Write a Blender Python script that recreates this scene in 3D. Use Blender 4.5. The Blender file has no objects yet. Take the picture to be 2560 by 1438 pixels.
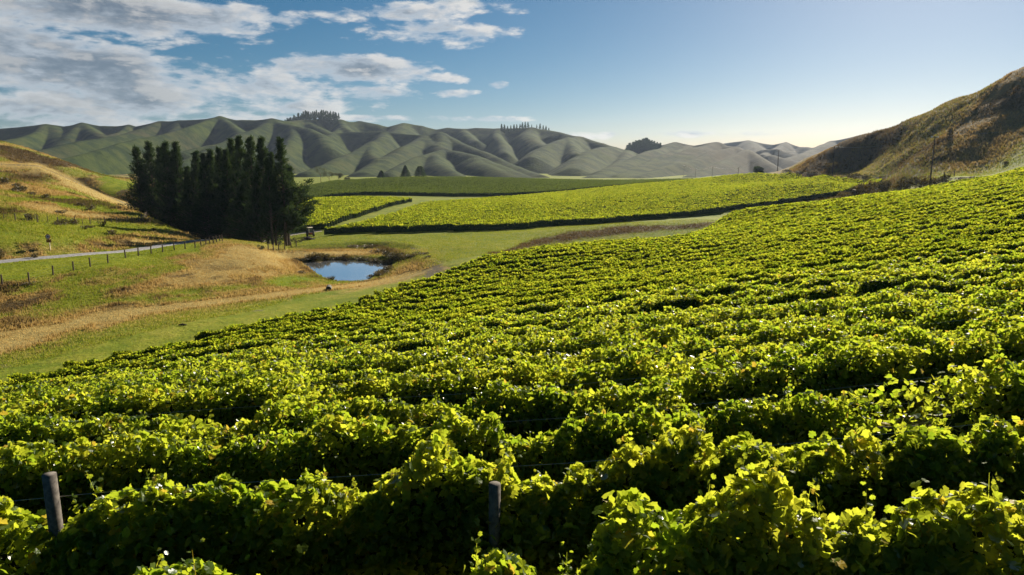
import bpy, math, random
import numpy as np
from mathutils import Vector

R = math.radians
rng = np.random.default_rng(7)
random.seed(7)
C = bpy.context.scene.collection
sc = bpy.context.scene

# ------------------------------------------------------------------ camera, sky, sun
CZ = 20.0                      # camera height in world z
PITCH = R(10.6)
F = 1707.0                     # focal length in photo pixels (2560 wide)
cam_d = bpy.data.cameras.new('camera')
cam = bpy.data.objects.new('camera', cam_d); C.objects.link(cam)
cam_d.sensor_width = 36.0
cam_d.lens = 36.0 * F / 2560.0
cam_d.clip_start = 0.1
cam_d.clip_end = 20000
cam.location = (0, 0, CZ)
cam.rotation_euler = (R(90) - PITCH, 0, 0)
sc.camera = cam

SUN_AZ, SUN_EL = R(31), R(26)   # azimuth clockwise from +Y (the view direction)
sun_dir = Vector((math.sin(SUN_AZ) * math.cos(SUN_EL), math.cos(SUN_AZ) * math.cos(SUN_EL), math.sin(SUN_EL)))
sd = bpy.data.lights.new('sun', 'SUN')
sd.energy = 5.0
sd.angle = R(0.5)
sd.color = (1.0, 0.90, 0.74)
sun = bpy.data.objects.new('sun', sd); C.objects.link(sun)
sun.rotation_euler = sun_dir.to_track_quat('Z', 'Y').to_euler()
sun.location = (60, 100, 120)

sc.view_settings.view_transform = 'Standard'
sc.view_settings.look = 'None'
sc.view_settings.exposure = 1.1
sc.view_settings.gamma = 1.0
sc.render.film_transparent = False
sc.cycles.max_bounces = 8
sc.cycles.diffuse_bounces = 2
sc.cycles.glossy_bounces = 2
sc.cycles.transmission_bounces = 4
sc.cycles.transparent_max_bounces = 8
sc.cycles.volume_bounces = 0
sc.cycles.use_denoising = True
sc.cycles.denoiser = 'OPENIMAGEDENOISE'
sc.cycles.denoising_input_passes = 'RGB_ALBEDO_NORMAL'
sc.cycles.denoising_prefilter = 'ACCURATE'
sc.cycles.caustics_reflective = False
sc.cycles.caustics_refractive = False
sc.cycles.sample_clamp_indirect = 4.0
sc.cycles.sample_clamp_direct = 6.0

sp_, cp_ = math.sin(PITCH), math.cos(PITCH)

def P(u, v, Y):
    """photo pixel + forward distance Y -> world x, y, z"""
    a = (u - 1280.0) / F
    b = -(v - 719.0) / F
    fy = cp_ + b * sp_
    fz = -sp_ + b * cp_
    return (a / fy * Y, Y, CZ + fz / fy * Y)

def proj(x, y, z):
    zz = z - CZ
    f = y * cp_ - zz * sp_
    up = zz * cp_ + y * sp_
    f = np.maximum(f, 1e-3)
    return 1280 + F * x / f, 719 - F * up / f

# ------------------------------------------------------------------ node helpers
class NT:
    def __init__(s, tree): s.t = tree; s.n = tree.nodes; s.l = tree.links
    def node(s, typ, **kw):
        n = s.n.new(typ)
        for k, v in kw.items(): setattr(n, k, v)
        return n
    def put(s, sock, v):
        if isinstance(v, bpy.types.NodeSocket): s.l.new(v, sock)
        elif isinstance(v, (tuple, list)) and sock.type == 'RGBA' and len(v) == 3: sock.default_value = (*v, 1)
        else: sock.default_value = v
    def math(s, op, a, b=0.0, c=None, clamp=False):
        n = s.node('ShaderNodeMath', operation=op, use_clamp=clamp)
        s.put(n.inputs[0], a); s.put(n.inputs[1], b)
        if c is not None: s.put(n.inputs[2], c)
        return n.outputs[0]
    def mix(s, fac, a, b, blend='MIX'):
        n = s.node('ShaderNodeMix', data_type='RGBA', blend_type=blend, clamp_factor=True)
        s.put(n.inputs[0], fac); s.put(n.inputs[6], a); s.put(n.inputs[7], b)
        return n.outputs[2]
    def noise(s, vec, scale, detail=3, rough=0.55, dist=0.0):
        n = s.node('ShaderNodeTexNoise')
        if vec is not None: s.l.new(vec, n.inputs['Vector'])
        n.inputs['Scale'].default_value = scale; n.inputs['Detail'].default_value = detail
        n.inputs['Roughness'].default_value = rough; n.inputs['Distortion'].default_value = dist
        return n.outputs[0]
    def ramp(s, v, lo, hi, a=0.0, b=1.0, smooth=True):
        n = s.node('ShaderNodeMapRange', interpolation_type='SMOOTHSTEP' if smooth else 'LINEAR')
        s.put(n.inputs[0], v); n.inputs[1].default_value = lo; n.inputs[2].default_value = hi
        n.inputs[3].default_value = a; n.inputs[4].default_value = b
        return n.outputs[0]

# ------------------------------------------------------------------ world: Nishita sky + clouds laid out by sky direction
world = bpy.data.worlds.new('World'); sc.world = world
world.use_nodes = True
w = NT(world.node_tree); w.n.clear()
out = w.node('ShaderNodeOutputWorld'); bg = w.node('ShaderNodeBackground')
w.l.new(bg.outputs[0], out.inputs[0])
sky = w.node('ShaderNodeTexSky', sky_type='NISHITA', sun_disc=False)
sky.sun_elevation = SUN_EL; sky.sun_rotation = SUN_AZ
sky.altitude = 100; sky.air_density = 0.75; sky.dust_density = 0.45; sky.ozone_density = 3.0
SKY_STRENGTH = 0.05
tc = w.node('ShaderNodeTexCoord')
sep = w.node('ShaderNodeSeparateXYZ'); w.l.new(tc.outputs['Generated'], sep.inputs[0])
AZ = w.math('ARCTAN2', sep.outputs[0], sep.outputs[1])
EL = w.math('ARCSINE', sep.outputs[2])

def azel(u, v):
    x, y, z = P(u, v, 1.0); z -= CZ
    return math.atan2(x, y), math.atan2(z, math.hypot(x, y))

CLOUDS = [  # photo u, v, half width, half height, strength, tilt
    (200, 2, 430, 70, 1.9, 0.07), (60, -5, 300, 62, 1.6, 0), (470, 32, 170, 34, 1.0, 0.03),
    (60, 150, 340, 88, 1.9, 0.16), (230, 205, 310, 85, 1.7, 0.14), (330, 235, 330, 62, 1.05, 0.0), (60, 270, 420, 70, 1.0, 0.0),
    (470, 215, 230, 50, 0.95, 0), (640, 215, 260, 40, 1.0, 0.0), (850, 172, 260, 36, 1.3, 0.02), (900, 232, 120, 24, 0.95, 0),
    (780, 265, 200, 18, 0.85, -0.05), (1000, 32, 200, 24, 0.95, -0.04), (1200, 14, 150, 26, 1.2, 0.08), (1080, 82, 200, 32, 1.0, 0.0),
    (1180, 78, 90, 18, 1.0, 0.0), (715, 48, 60, 16, 0.9, 0), (620, 30, 70, 18, 0.75, 0), (850, 40, 90, 18, 0.75, 0), (1110, 193, 70, 14, 0.85, 0.1), (1246, 213, 26, 11, 0.85, 0),
    (1150, 234, 60, 11, 0.8, 0), (1060, 297, 330, 9, 0.8, 0), (1560, 337, 330, 10, 0.7, 0), (330, 300, 420, 30, 0.75, 0),
]
mask = None
for (u, v, ru, rv, st, tilt) in CLOUDS:
    a0, e0 = azel(u, v)
    ra, re = ru / F * 0.93, rv / F * 0.93
    da = w.math('SUBTRACT', AZ, a0); de = w.math('SUBTRACT', EL, e0)
    de2 = w.math('MULTIPLY_ADD', da, tilt, de)
    q = w.math('ADD', w.math('POWER', w.math('MULTIPLY', da, 1 / ra), 2.0), w.math('POWER', w.math('MULTIPLY', de2, 1 / re), 2.0))
    g = w.math('MULTIPLY', w.math('SUBTRACT', 1.0, q), st)
    g = w.math('MAXIMUM', g, -2.4)
    mask = g if mask is None else w.math('SMOOTH_MAX', mask, g, 0.25)
comb = w.node('ShaderNodeCombineXYZ')
w.l.new(AZ, comb.inputs[0])
w.l.new(w.math('MULTIPLY', EL, 3.0), comb.inputs[1])
def dens(vec_sock):
    a = w.noise(vec_sock, 9.0, 9, 0.58, 0.25)
    b = w.noise(vec_sock, 34.0, 5, 0.6, 0.1)
    return w.math('ADD', w.math('MULTIPLY', a, 0.72), w.math('MULTIPLY', b, 0.28))
d0 = dens(comb.outputs[0])
off = w.node('ShaderNodeVectorMath', operation='ADD'); w.l.new(comb.outputs[0], off.inputs[0]); off.inputs[1].default_value = (0.022, 0.030, 0)
d1 = dens(off.outputs[0])
raw = w.math('ADD', w.math('MULTIPLY', w.math('SUBTRACT', d0, 0.5), 5.0), w.math('MULTIPLY', mask, 0.62))
cov = w.ramp(raw, -0.08, 0.55)
thick = w.ramp(raw, 0.25, 1.25)
lit = w.ramp(w.math('SUBTRACT', d0, d1), -0.04, 0.10)
cc = w.mix(thick, (0.26, 0.285, 0.31), (0.085, 0.105, 0.13))
cc = w.mix(w.math('MULTIPLY', w.math('MULTIPLY', lit, w.ramp(AZ, -0.75, 0.15, 0.45, 1.0)), 0.85), cc, (0.42, 0.40, 0.37))
skym = w.node('ShaderNodeVectorMath', operation='SCALE'); hs = w.node('ShaderNodeHueSaturation'); hs.inputs['Saturation'].default_value = 1.35; hs.inputs['Hue'].default_value = 0.487; hs.inputs['Value'].default_value = 0.53; w.l.new(sky.outputs[0], hs.inputs['Color']); w.l.new(hs.outputs[0], skym.inputs[0]); skym.inputs[3].default_value = SKY_STRENGTH
hz = w.ramp(EL, 0.02, 0.45, 0.80, 0.97)
final = w.mix(w.math('MULTIPLY', cov, hz), skym.outputs[0], cc)
w.l.new(final, bg.inputs[0]); bg.inputs[1].default_value = 1.0

# ------------------------------------------------------------------ object helpers
def tag(o, label=None, cat=None, group=None, kind=None):
    if label: o['label'] = label
    if cat: o['category'] = cat
    if group: o['group'] = group
    if kind: o['kind'] = kind
    return o

def link(name, me, mat=None, parent=None, loc=None):
    o = bpy.data.objects.new(name, me); C.objects.link(o)
    if mat is not None and me is not None and len(me.materials) == 0: me.materials.append(mat)
    if parent: o.parent = parent
    if loc is not None: o.location = loc
    return o

def empty(name, loc, rz=0.0):
    o = bpy.data.objects.new(name, None); C.objects.link(o)
    o.location = loc; o.rotation_euler = (0, 0, rz); o.empty_display_size = 0.5
    return o

def mesh_np(name, verts, faces, nper, smooth=False):
    """verts (n,3); faces (m,nper) int"""
    me = bpy.data.meshes.new(name)
    verts = np.ascontiguousarray(verts, dtype=np.float32); faces = np.ascontiguousarray(faces, dtype=np.int32)
    m = len(faces)
    me.vertices.add(len(verts)); me.vertices.foreach_set('co', verts.ravel())
    me.loops.add(m * nper); me.loops.foreach_set('vertex_index', faces.ravel())
    me.polygons.add(m); me.polygons.foreach_set('loop_start', np.arange(0, m * nper, nper, dtype=np.int32))
    me.polygons.foreach_set('loop_total', np.full(m, nper, dtype=np.int32))
    me.update(calc_edges=True)
    if smooth: me.polygons.foreach_set('use_smooth', np.ones(m, dtype=bool))
    else: me.polygons.foreach_set('use_smooth', np.zeros(m, dtype=bool))
    return me

def vcol(me, arr, name='cover'):
    a = me.color_attributes.new(name, 'FLOAT_COLOR', 'POINT')
    b = np.ones((len(arr), 4), dtype=np.float32); b[:, :arr.shape[1]] = arr
    a.data.foreach_set('color', b.ravel())

class MB:
    """collects boxes / tubes / revolved shapes into one mesh"""
    def __init__(s): s.v = []; s.f = []
    def add(s, vs, fs):
        k = len(s.v); s.v += [tuple(p) for p in vs]; s.f += [tuple(i + k for i in f) for f in fs]
    def box(s, c, d, rot=0.0):
        hx, hy, hz = d[0] / 2, d[1] / 2, d[2] / 2; cr, sr = math.cos(rot), math.sin(rot)
        vs = []
        for z in (-hz, hz):
            for x, y in ((-hx, -hy), (hx, -hy), (hx, hy), (-hx, hy)):
                vs.append((c[0] + x * cr - y * sr, c[1] + x * sr + y * cr, c[2] + z))
        s.add(vs, [(3, 2, 1, 0), (4, 5, 6, 7), (0, 1, 5, 4), (1, 2, 6, 5), (2, 3, 7, 6), (3, 0, 4, 7)])
    def tube(s, pts, rads, n=8, cap=True):
        pts = [Vector(p) for p in pts]
        if not isinstance(rads, (list, tuple)): rads = [rads] * len(pts)
        rings = []
        for i, p in enumerate(pts):
            t = (pts[min(i + 1, len(pts) - 1)] - pts[max(i - 1, 0)])
            if t.length < 1e-9: t = Vector((0, 0, 1))
            t.normalize()
            a = Vector((1, 0, 0)) if abs(t.x) < 0.8 else Vector((0, 1, 0))
            e1 = t.cross(a).normalized(); e2 = t.cross(e1)
            rings.append([p + rads[i] * (math.cos(2 * math.pi * j / n) * e1 + math.sin(2 * math.pi * j / n) * e2) for j in range(n)])
        k = len(s.v)
        for r in rings: s.v += [tuple(q) for q in r]
        for i in range(len(rings) - 1):
            for j in range(n):
                s.f.append((k + i * n + j, k + i * n + (j + 1) % n, k + (i + 1) * n + (j + 1) % n, k + (i + 1) * n + j))
        if cap:
            s.f.append(tuple(k + j for j in reversed(range(n)))); s.f.append(tuple(k + (len(rings) - 1) * n + j for j in range(n)))
    def mesh(s, name, smooth=False):
        me = bpy.data.meshes.new(name); me.from_pydata(s.v, [], s.f); me.update()
        if smooth: me.polygons.foreach_set('use_smooth', np.ones(len(me.polygons), dtype=bool))
        return me
    def build(s, name, mat, parent=None, smooth=False, loc=None):
        return link(name, s.mesh(name, smooth), mat, parent, loc)

# ------------------------------------------------------------------ numpy noise
def vnoise(x, y, seed=0):
    xi = np.floor(x).astype(np.int64); yi = np.floor(y).astype(np.int64)
    fx = x - xi; fy = y - yi
    fx = fx * fx * (3 - 2 * fx); fy = fy * fy * (3 - 2 * fy)
    def h(a, b):
        n = (a * 374761393 + b * 668265263 + seed * 1442695041) & 0xFFFFFFFF
        n = ((n ^ (n >> 13)) * 1274126177) & 0xFFFFFFFF
        n = n ^ (n >> 16)
        return (n & 0xFFFFFF) / float(0xFFFFFF)
    return (h(xi, yi) * (1 - fx) + h(xi + 1, yi) * fx) * (1 - fy) + (h(xi, yi + 1) * (1 - fx) + h(xi + 1, yi + 1) * fx) * fy

def fbm(x, y, oct=4, seed=0):
    s = 0; a = 0.5; t = 0
    for i in range(oct):
        s = s + a * vnoise(x * 2 ** i, y * 2 ** i, seed + i * 17); t += a; a *= 0.5
    return s / t

def sstep(x, a, b):
    t = np.clip((x - a) / (b - a), 0, 1); return t * t * (3 - 2 * t)

# ------------------------------------------------------------------ near terrain: smooth surface through surveyed points
TOP = 1.9    # height of the vine canopy above its ground
CP = []
def cg(u, v, Y, dz=0.0):
    x, y, z = P(u, v, Y); CP.append((x, y, z + dz))
def cw(x, y, h): CP.append((x, y, CZ - h))
# near vineyard slope (h = drop of canopy below camera)
for (x, y, h) in [(0, -18, 1.2), (-14, -18, 2.2), (14, -18, 0.4), (0, 0, 2.15), (0, 5, 2.8), (0, 7.4, 3.28), (0, 9.8, 3.7), (0, 12.2, 4.02), (0, 17, 4.65), (0, 24, 5.75), (0, 32, 7.1), (0, 42, 8.6), (0, 56, 10.3), (2, 74, 11.6),
                  (-5, 7.4, 3.45), (-8, 9.8, 4.1), (-12, 16, 5.6), (-17, 24, 8.0), (-22, 31, 10.0), (-20, 45, 11.4), (-10, 58, 11.9), (-6, 0, 2.6), (-16, 4, 4.4), (-26, 16, 9.0),
                  (5, 7.4, 2.95), (9, 12, 3.15), (14, 18, 3.5), (22, 28, 3.9), (30, 40, 4.4), (16, 44, 6.6), (24, 62, 8.0), (45, 62, 4.6), (70, 95, 3.4), (48, 92, 6.6), (24, 92, 10.2), (60, 125, 6.9), (90, 125, 2.9), (120, 160, 0.8), (45, 120, 9.3), (12, 0, 1.7), (25, 12, 1.3), (50, 40, 1.5), (100, 90, -0.5)]:
    cw(x, y, h + TOP)
EDGE = [(0, 925, 38), (400, 850, 46), (640, 790, 54), (860, 745, 62), (1000, 700, 72), (1180, 640, 90), (1500, 600, 112), (1800, 540, 145), (2100, 495, 165), (2330, 460, 175), (2560, 425, 170)]
for e in EDGE: cg(*e, dz=-TOP)
EDGE_XY = [P(*e)[:2] for e in EDGE]
# valley floor along the left of the vineyard
for p in [(0, 900, 53), (0, 845, 60), (0, 950, 45), (250, 850, 57), (450, 800, 64), (700, 755, 74), (880, 720, 86), (1080, 650, 107), (1130, 690, 92)]: cg(*p)
cw(-60, 30, 15.2); cw(-75, 50, 16.2); cw(-50, 10, 12.5)
# bank, lower fence, road
for p in [(-60, 735, 76), (230, 735, 77), (450, 700, 84), (620, 665, 95), (700, 690, 92), (0, 700, 80), (230, 668, 88), (0, 657, 88), (140, 645, 93), (300, 632, 102), (420, 612, 114), (520, 598, 126), (560, 597, 124), (640, 612, 114), (760, 660, 104), (800, 688, 99), (-200, 690, 78)]: cg(*p)
# left hill
for p in [(0, 612, 93), (150, 600, 101), (0, 545, 108), (150, 550, 115), (330, 560, 130), (385, 549, 138), (310, 520, 142), (440, 590, 128), (480, 603, 126), (0, 480, 135), (150, 500, 140), (0, 445, 156), (100, 466, 158), (220, 497, 160),
          (0, 410, 212), (100, 415, 212), (200, 466, 208), (300, 503, 205), (60, 450, 182), (0, 353, 275), (70, 373, 270), (140, 396, 272), (240, 440, 285), (330, 452, 300), (250, 470, 240), (-300, 540, 105), (-300, 430, 165), (-300, 330, 260), (-200, 620, 92)]: cg(*p)
cw(-100, 330, 22); cw(-190, 340, 17); cw(-160, 420, 20); cw(-260, 420, 22)
# around the pond and trees
for p in [(700, 626, 134), (620, 620, 140), (740, 612, 142), (860, 600, 148), (860, 618, 136), (1000, 618, 132), (1000, 640, 117), (1080, 612, 133), (1200, 600, 138), (1120, 640, 112), (990, 690, 100)]: cg(*p)
cw(-46, 150, 17.6); cw(-66, 152, 18.8); cw(-82, 165, 19.3); cw(-100, 185, 19.0); cw(-60, 180, 18.2); cw(-60, 210, 17.6); cw(-100, 200, 17.5); cw(-140, 230, 17.5)
# gully below the terrace, terrace, vineyard block 1
for p in [(1290, 612, 128), (1400, 578, 150), (1570, 561, 160), (1750, 550, 172)]: cg(*p)
for (x, y, h) in [(9, 126, 17.8), (24, 134, 17.6), (42, 146, 17.0), (60, 162, 15.6)]: cw(x, y, h)
for p in [(800, 592, 158), (1050, 585, 160), (1300, 575, 166), (1500, 563, 176), (1700, 547, 189), (1860, 528, 198), (2000, 508, 208), (2150, 485, 214),
          (1040, 510, 272), (1000, 540, 215), (1360, 492, 325), (1360, 525, 225), (1560, 472, 335), (1560, 515, 230), (1750, 455, 345), (1750, 490, 250), (1850, 444, 340), (1950, 441, 320), (1920, 470, 255), (2050, 446, 290), (2080, 470, 235), (2180, 465, 245), (800, 505, 290), (800, 545, 208)]: cg(*p)
# behind the crest, block 2
for p in [(800, 500, 335), (1200, 492, 345), (790, 468, 450), (1000, 449, 530), (1200, 449, 540), (1360, 453, 540), (1560, 456, 520), (1720, 452, 500), (1300, 470, 430), (1000, 475, 415), (1600, 462, 430)]: cg(*p)
for (x, y, h) in [(-200, 620, 20), (0, 620, 19), (200, 640, 18.5), (-300, 900, 20), (0, 900, 19.5), (300, 900, 19), (500, 800, 17), (-420, 620, 20), (0, 1150, 19.5), (-500, 1150, 20), (500, 1150, 19)]: cw(x, y, h)
# pole road and right hill
for p in [(2325, 456, 188), (2080, 445, 270), (1943, 433, 370), (1860, 441, 450), (1780, 449, 600), (2400, 440, 190), (2450, 436, 200)]: cg(*p)
for p in [(2560, 168, 262), (2400, 252, 272), (2280, 300, 285), (2150, 345, 305), (2060, 382, 320), (2000, 406, 340), (1960, 424, 352), (2700, 110, 260), (2400, 350, 228), (2560, 300, 225), (2250, 395, 250), (2560, 380, 200), (2150, 420, 285), (2900, 200, 210)]: cg(*p)
for (x, y, h) in [(230, 330, -14), (140, 380, 7.5), (150, 450, 13), (260, 420, -4), (330, 500, 5), (330, 340, -26), (350, 200, -26), (240, 170, -14), (180, 120, -6), (240, 60, -6)]: cw(x, y, h)
CP = np.array(CP)
QO = 25.0
def q_of(x, y):
    yy = np.maximum(y + QO, 2.0)
    return np.stack([1.35 * x / yy, np.log(yy)], -1)
def tps_kernel(r2):
    return 0.5 * r2 * np.log(r2 + 1e-12)
def tps_fit(Q, z, lam=2e-4):
    n = len(Q); r2 = ((Q[:, None] - Q[None]) ** 2).sum(-1)
    A = np.zeros((n + 3, n + 3)); A[:n, :n] = tps_kernel(r2) + lam * np.eye(n)
    A[:n, n] = 1; A[:n, n + 1:] = Q; A[n, :n] = 1; A[n + 1:, :n] = Q.T
    return np.linalg.solve(A, np.concatenate([z, np.zeros(3)]))
TQ = q_of(CP[:, 0], CP[:, 1]); TW = tps_fit(TQ, CP[:, 2])
def tps(x, y):
    Q = q_of(x, y); o = np.empty(len(Q))
    for i in range(0, len(Q), 60000):
        q = Q[i:i + 60000]
        r2 = ((q[:, None] - TQ[None]) ** 2).sum(-1)
        o[i:i + 60000] = tps_kernel(r2) @ TW[:-3] + TW[-3] + q @ TW[-2:]
    return o
POND = [(752, 656), (800, 651), (850, 648), (910, 651), (985, 660), (978, 670), (948, 680), (932, 690), (926, 701), (880, 706), (838, 706), (808, 694), (778, 676)]
PW = 17.2
POND_Z = CZ - PW
def on_level(u, v, z):
    """photo pixel met at height z"""
    a = (u - 1280) / F; b = -(v - 719) / F
    fy = cp_ + b * sp_; fz = -sp_ + b * cp_
    t = (z - CZ) / fz
    return (a * t, fy * t)
POND_XY = np.array([on_level(u, v, POND_Z) for u, v in POND])
def poly_sd(x, y, poly):
    """signed distance to polygon, negative inside"""
    poly = np.asarray(poly); n = len(poly); d = np.full(len(x), 1e18); ins = np.zeros(len(x), bool)
    for i in range(n):
        ax, ay = poly[i]; bx, by = poly[(i + 1) % n]
        ex, ey = bx - ax, by - ay; t = np.clip(((x - ax) * ex + (y - ay) * ey) / (ex * ex + ey * ey + 1e-12), 0, 1)
        d = np.minimum(d, (x - ax - t * ex) ** 2 + (y - ay - t * ey) ** 2)
        c = ((ay > y) != (by > y)) & (x < (bx - ax) * (y - ay) / (by - ay + 1e-12) + ax)
        ins ^= c
    d = np.sqrt(d); return np.where(ins, -d, d)
def line_d(x, y, pts):
    d = np.full(len(x), 1e18)
    for (ax, ay), (bx, by) in zip(pts[:-1], pts[1:]):
        ex, ey = bx - ax, by - ay; t = np.clip(((x - ax) * ex + (y - ay) * ey) / (ex * ex + ey * ey + 1e-12), 0, 1)
        d = np.minimum(d, (x - ax - t * ex) ** 2 + (y - ay - t * ey) ** 2)
    return np.sqrt(d)
ROADPX = [(-260, 682, 80), (-120, 669, 84), (0, 657, 88), (140, 645, 93), (300, 632, 102), (420, 612, 114), (520, 598, 126), (560, 600, 140), (600, 603, 160)]
ROAD_XY = [P(*p)[:2] for p in ROADPX]
NEAR_POLY = EDGE_XY + [(150, 200), (220, 160), (130, 20), (60, -25), (-30, -25), (-34, 10), (-34, 30)]

_rp = np.array(ROAD_XY); _rt = np.linspace(0, len(_rp) - 1, 90)
_rx = np.interp(_rt, np.arange(len(_rp)), _rp[:, 0]); _ry = np.interp(_rt, np.arange(len(_rp)), _rp[:, 1]); _rz = tps(_rx, _ry)
_kk = np.hanning(15); _kk /= _kk.sum(); _rz = np.convolve(np.pad(_rz, 7, 'edge'), _kk, 'valid')
def zroad(x, y):
    d = (x[:, None] - _rx[None]) ** 2 + (y[:, None] - _ry[None]) ** 2; w_ = np.exp(-d / 6.0) + 1e-12; w_[np.arange(len(x)), d.argmin(1)] += 1e-6
    return (w_ * _rz[None]).sum(1) / w_.sum(1)
def ground_z(x, y):
    x = np.atleast_1d(np.asarray(x, float)); y = np.atleast_1d(np.asarray(y, float))
    z = tps(x, y)
    # hill and rough-grass relief, none in the vineyards
    sdn = poly_sd(x, y, NEAR_POLY)
    rough = sstep(sdn, 1.0, 8.0)
    left = sstep(-x - y * 0.30, 0, 12) * sstep(y, 60, 80)
    right = sstep(y, 190, 225) * sstep(x - 0.36 * y, 0, 25)
    z = z + rough * 0.25 * (fbm(x / 4.0, y / 4.0, 3, 3) - 0.5)
    z = z + left * (1.6 * (fbm(x / 16, y / 22, 4, 5) - 0.5))
    # spurs and gullies running down the right hill
    s = (x * 0.80 + y * 0.60)
    t = (-x * 0.60 + y * 0.80)
    rel = (np.abs(fbm(t / 46.0 + 0.3 * fbm(x / 60, y / 60, 2, 8), s / 150.0, 3, 9) - 0.5) * 2)
    skl = line_d(x, y, SKL); sky_keep = 1 - np.exp(-(skl / 26.0) ** 2)
    z = z + right * sky_keep * sstep(y + 0.5 * x, 290, 380) * (-17.0 * (1 - rel) ** 2.5 + 5.0 * (fbm(x / 30, y / 30, 4, 11) - 0.4)) * sstep(z, CZ - 4, CZ + 10)
    z = z + right * (3.4 * (fbm(t / 13, s / 40, 4, 21) - 0.5) + 1.4 * (fbm(x / 7, y / 7, 3, 22) - 0.5)) * sstep(z, CZ - 7, CZ)
    # road bench
    dr = line_d(x, y, ROAD_XY)
    near_r = dr < 7
    if near_r.any():
        zi = zroad(x[near_r], y[near_r]); z[near_r] = zi + (z[near_r] - zi) * sstep(dr[near_r], 1.9, 6.5)
    # pond bowl
    ds = poly_sd(x, y, POND_XY)
    m = (ds < 9) & (y > 80) & (y < 140)
    lim_lo = POND_Z + np.clip(ds, -4, 0) * 0.35
    bankz = POND_Z + 0.12 + np.clip(ds, 0, 50) * 0.22
    zz = np.where(ds < 0, np.minimum(z, lim_lo - 0.05), np.minimum(np.maximum(z, POND_Z + 0.08 + 0.05 * np.clip(ds, 0, 3)), np.maximum(bankz, z * sstep(ds, 2, 8) + bankz * (1 - sstep(ds, 2, 8)))))
    z = np.where(m, zz, z)
    # lip of the bank behind the pond
    for (pts, amp, wd) in BUMPS:
        z = z + amp * np.exp(-(line_d(x, y, pts) / wd) ** 2)
    return z
BUMPS = [
    ([on_level(*p) for p in [(690, 622, CZ - 17), (800, 617, CZ - 17), (900, 612, CZ - 17), (990, 617, CZ - 17), (1030, 628, CZ - 17)]], 0.9, 2.2),
]
SKL = [P(*p)[:2] for p in [(2900, 60, 262), (2560, 168, 262), (2400, 252, 272), (2280, 300, 285), (2150, 345, 305), (2060, 382, 320), (2000, 406, 340)]]
def gz(x, y): return float(ground_z(x, y)[0])

# ------------------------------------------------------------------ ground cover (what grows or lies where)
def blob(U, V, u, v, ru, rv, tilt=0.0, p=1.0):
    du = (U - u) / ru; dv = (V - v - tilt * (U - u)) / rv
    return np.exp(-(du * du + dv * dv) ** p)
def band(U, V, pts, wd):
    pts = np.array(pts, float); vv = np.interp(U, pts[:, 0], pts[:, 1]); ww = np.interp(U, pts[:, 0], wd) if isinstance(wd, (list, tuple)) else wd
    ok = (U > pts[0, 0] - 30) & (U < pts[-1, 0] + 30)
    return np.exp(-((V - vv) / ww) ** 2) * ok

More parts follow.
